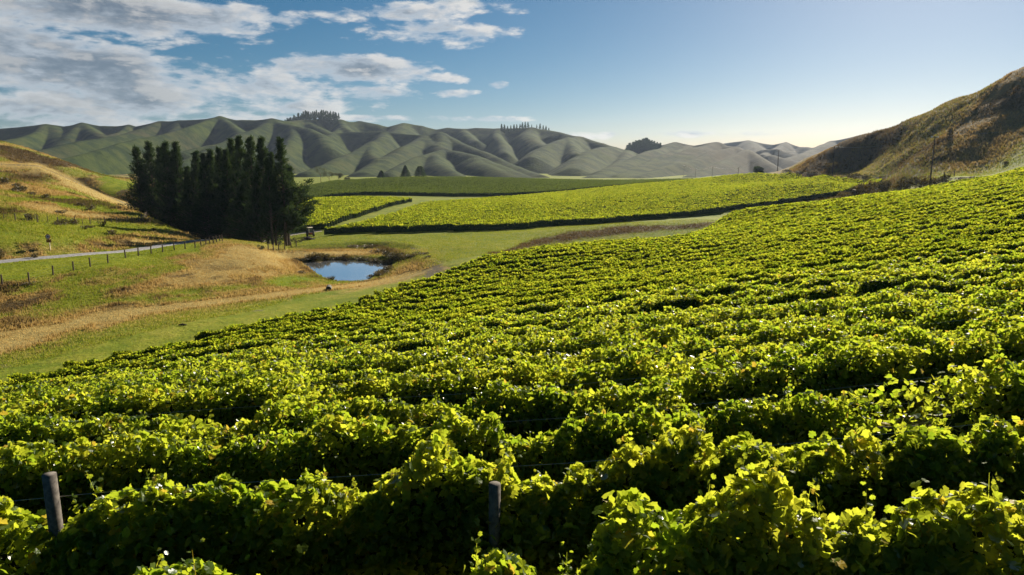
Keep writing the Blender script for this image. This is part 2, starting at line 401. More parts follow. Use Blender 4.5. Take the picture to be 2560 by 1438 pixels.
def cover(x, y, z):
    """R dry grass, G brown scrub, B bare earth / gravel"""
    U, V = proj(x, y, z)
    n1 = fbm(x / 7, y / 9, 4, 31); n2 = fbm(x / 2.2, y / 3.0, 3, 37); n3 = fbm(x / 25, y / 25, 3, 41)
    dry = np.full(len(x), 0.18); br = np.zeros(len(x)); bare = np.zeros(len(x))
    # bank below the fence and nose by the pond
    bank = poly_sd(U, V, [(-300, 700), (0, 700), (230, 672), (480, 625), (560, 600), (700, 628), (790, 672), (840, 700), (800, 722), (600, 742), (400, 765), (200, 798), (0, 850), (-300, 900)])
    mb = sstep(-bank, -4, 14) * (y < 135)
    dry = dry + mb * (0.05 + 0.75 * sstep(n1, 0.45, 0.65) + 0.3 * sstep(n2, 0.45, 0.65))
    dry = dry + blob(U, V, 650, 645, 160, 34, 0.15) * 0.75 + blob(U, V, 560, 690, 150, 26) * 0.3
    br = br + mb * (0.55 * sstep(n2 * 0.6 + n1 * 0.4, 0.5, 0.68) + 0.25 * sstep(n3, 0.5, 0.7)) * (1 - 0.7 * blob(U, V, 650, 640, 130, 30))
    dry = dry - mb * blob(U, V, 500, 728, 330, 12, -0.12) * 0.8 - mb * blob(U, V, 60, 810, 200, 28, -0.2) * 0.7
    dry = dry + band(U, V, [(-60, 872), (0, 862), (120, 828), (250, 795), (400, 772), (600, 748), (800, 724), (900, 712), (1000, 694), (1090, 672)], [15, 15, 13, 11, 9, 7, 6, 5, 5, 4]) * 1.6
    dry = dry + band(U, V, [(0, 860), (250, 815), (500, 775), (700, 745)], [36, 30, 20, 8]) * (0.25 + 0.9 * sstep(n1, 0.45, 0.7))
    # verge between the road and the fence stays green
    dry = dry - band(U, V, [(-60, 690), (100, 672), (300, 645), (470, 618)], 12) * 0.9
    # cut bank above the road
    dry = dry + band(U, V, [(-60, 645), (60, 628), (200, 622), (350, 602), (470, 596)], 16) * (0.35 + 0.9 * sstep(n2, 0.4, 0.6))
    br = br + band(U, V, [(-60, 635), (60, 622), (200, 615), (300, 608)], 15) * 0.75 * sstep(n2, 0.4, 0.62)
    bare = bare + blob(U, V, 175, 625, 60, 9, -0.08) * sstep(n2, 0.38, 0.6) * 0.9
    # left hill
    hl = sstep(560 - V, 0, 30) * (U < 520) * (y > 100)
    dry = dry + hl * (0.20 + 0.8 * sstep(n1, 0.42, 0.62))
    dry = dry - hl * blob(U, V, 290, 470, 60, 26) * 1.1 * (y > 225) - hl * blob(U, V, 150, 500, 130, 16, 0.15) * 0.5
    dry = dry + blob(U, V, 240, 540, 150, 8, 0.12) * 0.8 + band(U, V, [(0, 412), (95, 415), (160, 442), (240, 478), (320, 512)], 5.0) * (y > 170) * 1.6
    dry = dry + band(U, V, [(110, 425), (190, 462), (250, 490), (310, 515)], 9.0) * (y > 170) * 0.8
    br = br + hl * (0.75 * sstep(fbm(x / 9, y / 14, 4, 77), 0.5, 0.64) + blob(U, V, 50, 395, 120, 17, 0.28) * 0.9 + blob(U, V, 65, 445, 75, 16) * 0.9) * (1 - band(U, V, [(0, 412), (95, 415), (160, 442), (240, 478), (320, 512)], 7.0))
    bare = bare + 0.75 * band(U, V, [(-300, 408), (0, 411), (95, 415), (160, 442), (240, 478), (320, 512)], 1.6) * (y > 180) * (y < 235)
    # around the pond
    pd = poly_sd(x, y, POND_XY)
    dry = dry + blob(U, V, 830, 634, 170, 9, -0.03) * 1.2 + blob(U, V, 1020, 676, 60, 20, -0.3) * 0.8 + blob(U, V, 960, 706, 120, 6, -0.25) * 0.6
    br = br + np.exp(-((pd - 1.0) / 1.1) ** 2) * 0.5 + blob(U, V, 830, 622, 120, 6, -0.06) * 0.6 + blob(U, V, 975, 628, 60, 12, 0.25) * 0.8 + blob(U, V, 1040, 655, 30, 12) * 0.4
    # dark bank of the terrace
    br = br + band(U, V, [(1250, 636), (1320, 612), (1420, 592), (1560, 575), (1700, 568), (1800, 560)], [6, 10, 13, 11, 7, 6]) * (y < 175) * (y > 112) * (0.85 + 0.5 * sstep(n2, 0.35, 0.6))
    # old wheel tracks
    bare = bare + blob(U, V, 1085, 677, 32, 20, -0.6) * sstep(n2, 0.3, 0.55) * 0.9 + blob(U, V, 1045, 629, 34, 7, 0.55) * 0.7 + blob(U, V, 700, 776, 110, 5, -0.04) * sstep(n2, 0.42, 0.55) * 0.8 + blob(U, V, 0, 915, 40, 10) * 0.6
    bare = bare + band(U, V, [(980, 708), (1040, 690), (1078, 660), (1085, 640)], 2.2) * 0.35
    # right hill
    hr = sstep(y - 190, 0, 30) * sstep(x - 0.36 * y, -6, 10)
    rr = fbm((x * .8 + y * .6) / 55, (-x * .6 + y * .8) / 16, 5, 51)
    dry = dry + hr * (0.40 - 0.30 * blob(U, V, 2300, 445, 130, 28) + 0.45 * sstep(rr, 0.42, 0.62)); br = br + hr * (0.45 + 0.5 * blob(U, V, 2290, 472, 190, 22, -0.08) + 0.45 * sstep(fbm(x / 22, y / 30, 4, 55), 0.40, 0.62) - 0.3 * blob(U, V, 2250, 440, 220, 20))
    # vineyard floors
    sdn = poly_sd(x, y, NEAR_POLY)
    vin = sstep(-sdn, -0.5, 1.0)
    dry = dry * (1 - vin) + vin * 0.35; br = br * (1 - vin) + vin * 0.5
    return np.stack([np.clip(dry, 0, 1.6), np.clip(br, 0, 1), np.clip(bare, 0, 1)], -1)

# ------------------------------------------------------------------ materials
MATS = {}
def newmat(name):
    m = bpy.data.materials.new(name); m.use_nodes = True; t = NT(m.node_tree); t.n.clear()
    o = t.node('ShaderNodeOutputMaterial'); MATS[name] = m
    return m, t, o
def pbr(t, col, rough=0.8, spec=0.3, metal=0.0, normal=None):
    b = t.node('ShaderNodeBsdfPrincipled'); t.put(b.inputs['Base Color'], col); t.put(b.inputs['Roughness'], rough)
    b.inputs['Specular IOR Level'].default_value = spec; b.inputs['Metallic'].default_value = metal
    if normal is not None: t.l.new(normal, b.inputs['Normal'])
    return b.outputs[0]
def simple(name, col, rough=0.8, spec=0.3, metal=0.0, var=0.25, scale=6.0):
    m, t, o = newmat(name)
    g = t.node('ShaderNodeNewGeometry'); n = t.noise(g.outputs['Position'], scale, 3)
    c = t.mix(t.ramp(n, 0.3, 0.7), tuple(c * (1 - var) for c in col), tuple(min(1, c * (1 + var)) for c in col))
    t.l.new(pbr(t, c, rough, spec, metal), o.inputs[0]); return m

GREEN = (0.165, 0.220, 0.012); GREEN2 = (0.330, 0.330, 0.028); DRY = (0.38, 0.250, 0.078); DRY2 = (0.52, 0.37, 0.13); BROWN = (0.075, 0.050, 0.024); BARE = (0.22, 0.175, 0.13)
def ground_material():
    m, t, o = newmat('grassland')
    at = t.node('ShaderNodeAttribute', attribute_name='cover'); s = t.node('ShaderNodeSeparateColor'); t.l.new(at.outputs['Color'], s.inputs[0])
    g = t.node('ShaderNodeNewGeometry'); p = g.outputs['Position']
    a = t.noise(p, 0.35, 5, 0.65); b = t.noise(p, 2.6, 4, 0.65); c = t.noise(p, 0.05, 4, 0.6)
    green = t.mix(t.ramp(t.math('ADD', t.math('MULTIPLY', a, 0.6), t.math('MULTIPLY', c, 0.4)), 0.38, 0.62), GREEN, GREEN2)
    dry = t.mix(t.ramp(b, 0.35, 0.65), DRY, DRY2)
    brown = t.mix(t.ramp(b, 0.35, 0.65), BROWN, (0.14, 0.092, 0.04))
    br = t.math('ADD', s.outputs[0], t.math('MULTIPLY', t.math('SUBTRACT', t.math('ADD', t.math('MULTIPLY', a, 0.5), t.math('MULTIPLY', b, 0.5)), 0.5), 1.3))
    col = t.mix(t.ramp(br, 0.1, 0.9), green, dry)
    col = t.mix(t.ramp(br, 1.0, 1.6), col, (0.50, 0.36, 0.135))
    col = t.mix(t.ramp(t.math('ADD', s.outputs[1], t.math('MULTIPLY', t.math('SUBTRACT', b, 0.5), 1.0)), 0.15, 0.85), col, brown)
    col = t.mix(t.ramp(t.math('ADD', s.outputs[2], t.math('MULTIPLY', t.math('SUBTRACT', b, 0.5), 0.8)), 0.25, 0.7), col, BARE)
    col = t.mix(t.math('MULTIPLY', t.ramp(b, 0.30, 0.7), 0.3), t.mix(1.0, col, (0.55, 0.6, 0.55), 'MULTIPLY'), col)
    bp = t.node('ShaderNodeBump'); bp.inputs['Strength'].default_value = 0.5; bp.inputs['Distance'].default_value = 0.35
    t.l.new(t.math('ADD', t.math('MULTIPLY', a, 1.4), b), bp.inputs['Height'])
    t.l.new(pbr(t, col, 0.95, 0.1, 0, bp.outputs[0]), o.inputs[0]); return m
M_ground = ground_material()

def leaf_material(name, dif, dif2, tr, tr2, trf=0.5, gloss=0.10, rough=0.38, yellow=None):
    m, t, o = newmat(name)
    g = t.node('ShaderNodeNewGeometry'); r = g.outputs['Random Per Island']
    n = t.noise(g.outputs['Position'], 0.7, 4, 0.7)
    f = t.math('ADD', t.math('MULTIPLY', r, 0.5), t.math('MULTIPLY', t.ramp(n, 0.35, 0.65), 0.5))
    cd = t.mix(f, dif, dif2); ct = t.mix(f, tr, tr2)
    if yellow:
        k = t.ramp(t.math('FRACT', t.math('MULTIPLY', r, 17.3)), 0.955, 0.985)
        cd = t.mix(k, cd, yellow); ct = t.mix(k, ct, tuple(min(1, c * 1.4) for c in yellow))
    d = t.node('ShaderNodeBsdfDiffuse'); t.l.new(cd, d.inputs[0])
    tl = t.node('ShaderNodeBsdfTranslucent'); t.l.new(ct, tl.inputs[0])
    mx = t.node('ShaderNodeMixShader'); mx.inputs[0].default_value = trf; t.l.new(d.outputs[0], mx.inputs[1]); t.l.new(tl.outputs[0], mx.inputs[2])
    gl = t.node('ShaderNodeBsdfGlossy'); gl.inputs[0].default_value = (1, 1, 1, 1); gl.inputs['Roughness'].default_value = rough
    fr = t.node('ShaderNodeFresnel'); fr.inputs[0].default_value = 1.4
    if gloss <= 0:
        t.l.new(mx.outputs[0], o.inputs[0]); return m
    m2 = t.node('ShaderNodeMixShader'); t.l.new(t.math('MULTIPLY', fr.outputs[0], gloss * 10, clamp=True), m2.inputs[0])
    t.l.new(mx.outputs[0], m2.inputs[1]); t.l.new(gl.outputs[0], m2.inputs[2])
    t.l.new(m2.outputs[0], o.inputs[0]); return m
M_vine = leaf_material('vine_leaf', (0.045, 0.085, 0.012), (0.10, 0.14, 0.02), (0.28, 0.44, 0.016), (0.76, 0.75, 0.05), 0.55, 0.013, 0.42, yellow=(0.42, 0.30, 0.03))
M_vinefar = leaf_material('vine_leaf_far', (0.045, 0.085, 0.012), (0.10, 0.14, 0.02), (0.22, 0.34, 0.012), (0.62, 0.61, 0.035), 0.55, 0.0, 0.5)
M_core_shade = simple('hedge_core_shade', (0.030, 0.050, 0.010), 0.9, 0.05, var=0.4, scale=3.0)  # darker than the leaves: shade inside the hedges put into the colour
M_pine = leaf_material('pine_needle', (0.016, 0.038, 0.020), (0.046, 0.078, 0.034), (0.03, 0.06, 0.015), (0.08, 0.11, 0.03), 0.30, 0.0, 0.5)
M_bush = leaf_material('scrub_leaf', (0.045, 0.042, 0.016), (0.10, 0.075, 0.028), (0.08, 0.07, 0.02), (0.16, 0.11, 0.03), 0.35, 0.01, 0.6)
M_gum = leaf_material('gum_leaf', (0.05, 0.06, 0.035), (0.10, 0.10, 0.06), (0.08, 0.09, 0.03), (0.12, 0.12, 0.05), 0.35, 0.0, 0.4)
M_reed = leaf_material('reed_leaf', (0.030, 0.032, 0.014), (0.085, 0.070, 0.028), (0.05, 0.05, 0.015), (0.10, 0.08, 0.03), 0.3, 0.01, 0.6)
M_bark = simple('bark', (0.10, 0.075, 0.06), 0.95, 0.1, var=0.4)
M_post = simple('weathered_post', (0.12, 0.105, 0.09), 0.9, 0.15, var=0.35, scale=20)
M_fence = simple('fence_post_wood', (0.13, 0.10, 0.075), 0.9, 0.15, var=0.3, scale=12)
M_pole = simple('pole_wood', (0.075, 0.06, 0.05), 0.9, 0.15)
M_wire = simple('wire', (0.45, 0.45, 0.44), 0.35, 0.5, 0.8, var=0.05)
M_ceramic = simple('white_insulator', (0.85, 0.87, 0.88), 0.15, 0.6, var=0.02)
M_gravel = None

# ------------------------------------------------------------------ ground sheet
NU, NV = 760, 980
qa = np.linspace(-1.28, 1.28, NU)
yb = np.concatenate([np.geomspace(6, 75, 190, endpoint=False), np.geomspace(75, 330, 560, endpoint=False), np.geomspace(330, 1225, NV - 750)]) - QO
XX = (qa[None, :] * (yb[:, None] + QO)).ravel(); YY = np.repeat(yb, NU)
ZZ = ground_z(XX, YY)
COV = cover(XX, YY, ZZ)
idx = np.arange(NU * NV).reshape(NV, NU)
quads = np.stack([idx[:-1, :-1], idx[:-1, 1:], idx[1:, 1:], idx[1:, :-1]], -1).reshape(-1, 4)
fx = XX[quads].mean(1); fy = YY[quads].mean(1)
reg = np.zeros(len(quads), int)
reg[(fy > 96) & (fx < -0.46 * fy - 8) & (fy < 330)] = 1
reg[(fy > 185) & (fx > 0.40 * fy + 6) & (fy < 560)] = 2
for r, nm, lab in ((0, 'ground', 'grassy valley floor, banks and vineyard slope'), (1, 'hillside', 'dry grassy hill rising on the left behind the gravel road'), (2, 'hillside', 'steep brown scrubby hill rising on the right behind the vineyard')):
    q = quads[reg == r]; used, inv = np.unique(q, return_inverse=True)
    me = mesh_np(nm, np.stack([XX, YY, ZZ], -1)[used], inv.reshape(-1, 4), 4, True); vcol(me, COV[used])
    o = link(nm, me, M_ground); tag(o, lab, kind='structure')

# ------------------------------------------------------------------ far hills
def Pr(u, v, Y): return P(u, v, Y)
RIDGES = [  # list of (u, v, Y); crest slope, roundness
    # main skyline, left to right
    [(-350, 330, 1500), (-120, 325, 1500), (0, 323, 1480), (60, 317, 1480), (115, 311, 1480), (160, 317, 1480), (205, 308, 1480), (250, 315, 1490), (295, 316, 1500), (322, 313, 1500), (340, 317, 1500), (400, 304, 1500), (450, 302, 1480), (510, 299, 1450), (550, 292, 1420), (590, 300, 1420), (640, 301, 1430), (680, 298, 1430), (720, 304, 1450)],
    [(700, 306, 1440), (760, 300, 1560), (800, 298, 1600), (850, 300, 1600), (875, 306, 1600), (900, 303, 1620), (940, 310, 1620), (970, 318, 1620), (1010, 309, 1620), (1050, 314, 1620), (1090, 324, 1620), (1120, 319, 1620), (1155, 323, 1600), (1190, 320, 1600), (1245, 322, 1580), (1290, 321, 1560), (1330, 320, 1540), (1370, 326, 1500), (1396, 330, 1450), (1449, 343, 1400), (1502, 357, 1350), (1568, 376, 1300), (1620, 392, 1280)],
    # spurs off the left range
    [(550, 292, 1420), (520, 300, 1370), (470, 318, 1280), (418, 335, 1200), (328, 354, 1080), (238, 376, 960), (137, 398, 860)],
    [(402, 304, 1500), (360, 320, 1420), (314, 336, 1340), (224, 354, 1220), (118, 372, 1100), (30, 388, 1000)],
    [(205, 308, 1480), (185, 325, 1400), (165, 345, 1320)], [(115, 311, 1480), (95, 328, 1380), (45, 348, 1260), (-30, 364, 1150)],
    [(205, 308, 1480), (225, 325, 1400), (255, 342, 1300)], [(322, 313, 1500), (300, 330, 1420), (268, 342, 1340)], [(130, 315, 1470), (145, 335, 1380), (160, 358, 1280)],
    [(550, 292, 1420), (580, 312, 1340), (600, 335, 1260), (585, 352, 1180), (520, 362, 1100), (455, 378, 1020)],
    [(680, 298, 1430), (650, 318, 1340), (600, 338, 1240), (547, 360, 1120), (500, 384, 1000), (450, 405, 900)],
    [(680, 298, 1430), (700, 307, 1400), (769, 321, 1330), (806, 338, 1260), (818, 365, 1150)],
    [(725, 312, 1380), (735, 335, 1290), (720, 362, 1170), (690, 392, 1020)],
    [(450, 302, 1480), (440, 325, 1400), (400, 352, 1280)],
    # middle ranges
    [(875, 306, 1600), (850, 322, 1500), (838, 334, 1400), (888, 331, 1400), (925, 330, 1400), (963, 330, 1390), (1025, 335, 1370), (1069, 339, 1350), (1101, 331, 1330), (1125, 342, 1290), (1151, 356, 1230), (1213, 381, 1110), (1260, 403, 1000), (1310, 424, 880), (1350, 438, 790)],
    [(838, 334, 1400), (812, 345, 1330), (800, 368, 1200)],
    [(963, 330, 1390), (954, 346, 1280), (925, 359, 1190), (869, 384, 1050), (825, 406, 930), (766, 430, 820)],
    [(925, 359, 1190), (928, 385, 1050), (945, 400, 960)],
    [(1069, 339, 1350), (1040, 354, 1240), (1004, 371, 1120), (950, 403, 950), (905, 430, 820)],
    [(1065, 340, 1340), (1080, 360, 1220), (1113, 373, 1130)],
    [(1113, 373, 1130), (1075, 383, 1060), (1041, 393, 990), (1000, 413, 880), (970, 432, 800)],
    [(1113, 373, 1130), (1151, 378, 1090), (1201, 393, 1000), (1260, 418, 860), (1307, 441, 760)],
    [(1085, 384, 1050), (1091, 403, 940), (1120, 421, 850), (1150, 441, 760)],
    [(1185, 393, 990), (1210, 409, 900), (1245, 425, 820), (1285, 442, 750)],
    [(1101, 331, 1330), (1108, 350, 1240), (1090, 362, 1180)],
    [(1155, 323, 1600), (1170, 338, 1480), (1190, 352, 1380)], [(1010, 309, 1620), (1000, 322, 1500), (985, 334, 1400)], [(1245, 322, 1580), (1240, 340, 1440), (1255, 360, 1300), (1262, 380, 1180)],
    [(1330, 320, 1540), (1318, 335, 1430), (1335, 352, 1300), (1350, 362, 1230)], [(760, 300, 1560), (800, 320, 1450), (828, 334, 1400)], [(850, 300, 1600), (860, 318, 1500), (880, 330, 1420)],
    [(1449, 343, 1400), (1419, 344, 1340), (1385, 357, 1250), (1350, 372, 1150), (1330, 392, 1030)],
    [(1419, 344, 1340), (1430, 365, 1220), (1440, 385, 1100)],
    [(1530, 366, 1320), (1512, 370, 1240), (1472, 381, 1140), (1444, 399, 1000), (1434, 420, 880)], [(1568, 376, 1300), (1560, 395, 1140), (1540, 412, 1000), (1500, 430, 860)],
    # right range
    [(1600, 385, 1420), (1634, 376, 1380), (1660, 362, 1380), (1688, 356, 1380), (1735, 363, 1370), (1765, 357, 1350), (1792, 354, 1330), (1815, 362, 1290), (1840, 366, 1240), (1868, 376, 1160), (1896, 393, 1060), (1929, 412, 960), (1955, 426, 900)],
    [(1688, 356, 1380), (1660, 368, 1300), (1634, 378, 1230), (1578, 401, 1060), (1528, 424, 900), (1480, 442, 780)],
    [(1720, 362, 1360), (1690, 380, 1220), (1630, 400, 1060), (1575, 425, 880), (1540, 440, 790)],
    [(1792, 354, 1330), (1756, 366, 1250), (1680, 394, 1080), (1604, 420, 910), (1553, 443, 780)],
    [(1840, 366, 1240), (1781, 379, 1130), (1731, 401, 1000), (1655, 422, 880), (1600, 442, 770)],
    [(1868, 376, 1160), (1820, 396, 1030), (1756, 426, 870), (1725, 441, 790)],
    [(1760, 375, 1200), (1700, 398, 1060), (1640, 428, 860)],
    # far right ranges
    [(1780, 362, 2100), (1825, 356, 2100), (1870, 352, 2100), (1910, 361, 2100), (1935, 362, 2050), (1965, 356, 2050), (2000, 368, 2000), (2030, 370, 1900), (2080, 352, 1800), (2155, 338, 1750), (2300, 325, 1700), (2500, 330, 1700)],
    [(1870, 352, 2100), (1890, 372, 1800), (1900, 385, 1600)], [(1965, 356, 2050), (1935, 375, 1750), (1905, 388, 1500)], [(1905, 378, 1600), (1945, 374, 1600), (1990, 388, 1500), (2030, 392, 1450)],
    [(2080, 352, 1800), (2030, 376, 1600), (1985, 392, 1400), (1950, 402, 1300)], [(1890, 392, 1350), (1930, 388, 1350), (1980, 400, 1250), (2020, 410, 1150)], [(2155, 338, 1750), (2100, 375, 1450), (2040, 400, 1250)],
]
HU, HV = 1000, 560
ha = np.linspace(-1.02, 0.95, HU); hy = np.geomspace(660, 2900, HV)
HX = (ha[None, :] * hy[:, None]).ravel(); HYY = np.repeat(hy, HU)
warpx = HX + 26 * (fbm(HX / 120, HYY / 120, 3, 61) - 0.5); warpy = HYY + 50 * (fbm(HX / 120 + 40, HYY / 120, 3, 62) - 0.5)
base = np.full(len(HX), CZ - 21.0)
acc = np.full(len(HX), 0.0); K = 2.6
hz_ = base + 0.0
S = np.exp(np.zeros(len(HX)))
SL = [0.98, 0.80, 1.08, 0.86, 0.94, 0.76, 1.02]; RD = [13.0, 19.0, 10.0, 23.0, 15.0]
for ri, rd in enumerate(RIDGES):
    pts = [P(*p) for p in rd]
    best = np.full(len(HX), -1e9)
    for (ax, ay, az_), (bx, by, bz) in zip(pts[:-1], pts[1:]):
        ex, ey = bx - ax, by - ay; t = np.clip(((HX - ax) * ex + (HYY - ay) * ey) / (ex * ex + ey * ey), 0, 1)
        # the crest itself stays where it was surveyed, the flanks wander
        d = np.hypot(HX - ax - t * ex, HYY - ay - t * ey)
        tw = np.clip(((warpx - ax) * ex + (warpy - ay) * ey) / (ex * ex + ey * ey), 0, 1)
        dw = np.hypot(warpx - ax - tw * ex, warpy - ay - tw * ey)
        d = np.where(d < 15, d, d + (dw - d) * np.clip((d - 15) / 50, 0, 1))
        zc = az_ + (bz - az_) * t
        best = np.maximum(best, zc - SL[ri % 7] * (np.sqrt(d * d + RD[ri % 5] ** 2) - RD[ri % 5]) + 0.00035 * np.clip(d, 0, 250) ** 2)
    # smooth maximum
    m = np.maximum(hz_, best); n = np.minimum(hz_, best)
    hz_ = m + K * np.log1p(np.exp(-(m - n) / K)) * 0.55
hz_ = hz_ + (2.2 * (fbm(HX / 40, HYY / 40, 3, 63) - 0.5) + 9.0 * (fbm(HX / 150, HYY / 150, 3, 64) - 0.5) * sstep(hz_, CZ - 16, CZ + 6) * (1 - sstep(hz_, CZ + 40, CZ + 66))) * sstep(hz_, CZ - 18, CZ)
hz_[HYY < 700] = np.minimum(hz_, CZ - 20.5)[HYY < 700]
hz_ = np.maximum(hz_, CZ - 24)
HN = {'ok': 1}
def hill_mat():
    m, t, o = newmat('hill_grass')
    g = t.node('ShaderNodeNewGeometry'); p = g.outputs['Position']
    a = t.noise(p, 0.006, 5, 0.6, 0.4); b = t.noise(p, 0.035, 5, 0.65); c = t.noise(p, 0.25, 4, 0.7)
    green = t.mix(t.ramp(b, 0.35, 0.65), (0.014, 0.027, 0.007), (0.046, 0.064, 0.011))
    tan = t.mix(t.ramp(b, 0.3, 0.7), (0.030, 0.027, 0.013), (0.062, 0.052, 0.024))
    sx = t.node('ShaderNodeSeparateXYZ'); t.l.new(p, sx.inputs[0])
    rt = t.ramp(sx.outputs[0], 120, 420, 0.0, 0.30)
    lt = t.ramp(sx.outputs[0], -700, -450, 0.05, 0.0)
    k = t.math('ADD', t.math('ADD', t.math('MULTIPLY', a, 0.6), t.math('MULTIPLY', b, 0.4)), t.math('ADD', rt, lt))
    col = t.mix(t.ramp(k, 0.49, 0.76), green, tan)
    col = t.mix(t.ramp(c, 0.54, 0.70, 0, 0.75), col, (0.045, 0.055, 0.02))
    bp = t.node('ShaderNodeBump'); bp.inputs['Strength'].default_value = 0.6; bp.inputs['Distance'].default_value = 4.0
    t.l.new(t.math('ADD', b, t.math('MULTIPLY', c, 0.35)), bp.inputs['Height'])
    t.l.new(pbr(t, col, 0.95, 0.05, 0, bp.outputs[0]), o.inputs[0]); return m
M_hill = hill_mat()
idx = np.arange(HU * HV).reshape(HV, HU)
hq = np.stack([idx[:-1, :-1], idx[:-1, 1:], idx[1:, 1:], idx[1:, :-1]], -1).reshape(-1, 4)
o = link('hills', mesh_np('hills', np.stack([HX, HYY, hz_], -1), hq, 4, True), M_hill)
tag(o, 'range of bare folded green and tan hills behind the vineyards', kind='structure')
HGRID = hz_.reshape(HV, HU)
def hill_z(x, y):
    i = np.interp(y, hy, np.arange(HV)); a = x / y; j = np.interp(a, ha, np.arange(HU))
    i0, j0 = int(i), int(j); i1, j1 = min(i0 + 1, HV - 1), min(j0 + 1, HU - 1); fi, fj = i - i0, j - j0
    return float((HGRID[i0, j0] * (1 - fj) + HGRID[i0, j1] * fj) * (1 - fi) + (HGRID[i1, j0] * (1 - fj) + HGRID[i1, j1] * fj) * fi)
# wide plain that carries everything to the horizon
mb = MB(); mb.add([(-9000, -3000, CZ - 26), (9000, -3000, CZ - 26), (9000, 12000, CZ - 26), (-9000, 12000, CZ - 26)], [(0, 1, 2, 3)])
o = mb.build('terrain', M_hill); tag(o, 'low land beyond the hills', kind='structure')

# ------------------------------------------------------------------ strips: road and water
def strip(name, pts, width, mat, lift=0.05, jit=0.0, step=1.0):
    pts = np.array(pts, float); seg = np.hypot(*(np.diff(pts, axis=0).T)); s = np.concatenate([[0], np.cumsum(seg)])
    n = max(2, int(s[-1] / step)); t = np.linspace(0, s[-1], n)
    # smooth the polyline
    px = np.interp(t, s, pts[:, 0]); py = np.interp(t, s, pts[:, 1])
    ker = np.hanning(13); ker /= ker.sum()
    px = np.convolve(np.pad(px, 6, 'edge'), ker, 'valid'); py = np.convolve(np.pad(py, 6, 'edge'), ker, 'valid')
    tx = np.gradient(px); ty = np.gradient(py); l = np.hypot(tx, ty); nx, ny = -ty / l, tx / l
    ws = np.linspace(-0.5, 0.5, 9); V = []
    for k_, wv in enumerate(ws):
        ww = width * wv * (1 + jit * (vnoise(t / 1.7, t * 0 + k_, 5) - 0.5) * (abs(wv) > 0.4))
        V.append(np.stack([px + nx * ww, py + ny * ww], -1))
    V = np.stack(V, 1).reshape(-1, 2)
    z = ground_z(V[:, 0], V[:, 1]) + lift
    z = z - np.tile((np.abs(ws) > 0.45) * (lift + 0.04), n)
    i = np.arange(n * 9).reshape(n, 9); q = np.stack([i[:-1, :-1], i[:-1, 1:], i[1:, 1:], i[1:, :-1]], -1).reshape(-1, 4)
    return link(name, mesh_np(name, np.column_stack([V, z]), q, 4, True), mat)
M_road = simple('gravel', (0.24, 0.235, 0.235), 0.95, 0.1, var=0.3, scale=3.0)
o = strip('road', ROAD_XY, 3.0, M_road, 0.10, 0.3); tag(o, 'pale grey gravel road curving past the dry bank', kind='structure')

def water_mat():
    m, t, o = newmat('pond_water')
    g = t.node('ShaderNodeNewGeometry')
    mp = t.node('ShaderNodeMapping'); mp.inputs['Scale'].default_value = (1.0, 3.0, 1.0); t.l.new(g.outputs['Position'], mp.inputs[0])
    bp = t.node('ShaderNodeBump'); bp.inputs['Strength'].default_value = 0.10; bp.inputs['Distance'].default_value = 0.02
    t.l.new(t.noise(mp.outputs[0], 2.5, 3), bp.inputs['Height'])
    b = pbr(t, (0.86, 0.90, 0.92), 0.05, 1.0, 0.92, bp.outputs[0]); t.l.new(b, o.inputs[0]); return m
pc = POND_XY.mean(0); pp = pc + (POND_XY - pc) * 1.25
me = bpy.data.meshes.new('water'); me.from_pydata([(x, y, POND_Z) for x, y in pp], [], [tuple(reversed(range(len(pp))))] ); me.update()
if me.polygons[0].normal.z < 0:
    me = bpy.data.meshes.new('water'); me.from_pydata([(x, y, POND_Z) for x, y in pp], [], [tuple(range(len(pp)))]); me.update()
o = link('water', me, water_mat()); tag(o, 'small still pond reflecting the sky', kind='structure')
# ------------------------------------------------------------------ leaves
LEAF_OUT = []
for a_, r_ in [(-90, .30), (-72, .74), (-45, .88), (-18, .80), (4, 1.0), (24, .82), (44, .94), (62, .82), (90, 1.08), (118, .80), (136, .96), (156, .82), (176, 1.0), (198, .78), (225, .88), (252, .74)]:
    LEAF_OUT.append((math.cos(R(a_)) * r_, math.sin(R(a_)) * r_))
LEAF_OUT = np.array(LEAF_OUT)
def _curl(p):
    z = 0.22 * np.abs(p[:, 0]) - 0.22 * (p[:, 0] ** 2 + p[:, 1] ** 2)
    return np.column_stack([p, z])
T_NEAR_V = np.vstack([[0, -0.05, 0.0], _curl(LEAF_OUT)])
T_NEAR_F = np.array([[0, 1 + i, 1 + (i + 1) % 16] for i in range(16)])
q_ = np.array([(0, -.35), (.85, -.45), (.95, .3), (0.35, .75), (0, 1.0), (-.35, .75), (-.95, .3), (-.85, -.45)])
T_MID_V = np.vstack([[0, 0.05, 0.06], _curl(q_)]); T_MID_F = np.array([[0, 1 + i, 1 + (i + 1) % 8] for i in range(8)])
T_FAR_V = np.array([[-.9, -.5, -.12], [.1, -.8, .12], [.9, .35, -.12], [-.15, .95, .12]]); T_FAR_F = np.array([[0, 1, 2], [0, 2, 3]])
NEEDLE_V = np.array([[-.10, 0, 0], [.10, 0, 0], [.03, 1, 0.12], [-.03, 1, 0.12]]); NEEDLE_F = np.array([[0, 1, 2], [0, 2, 3]])

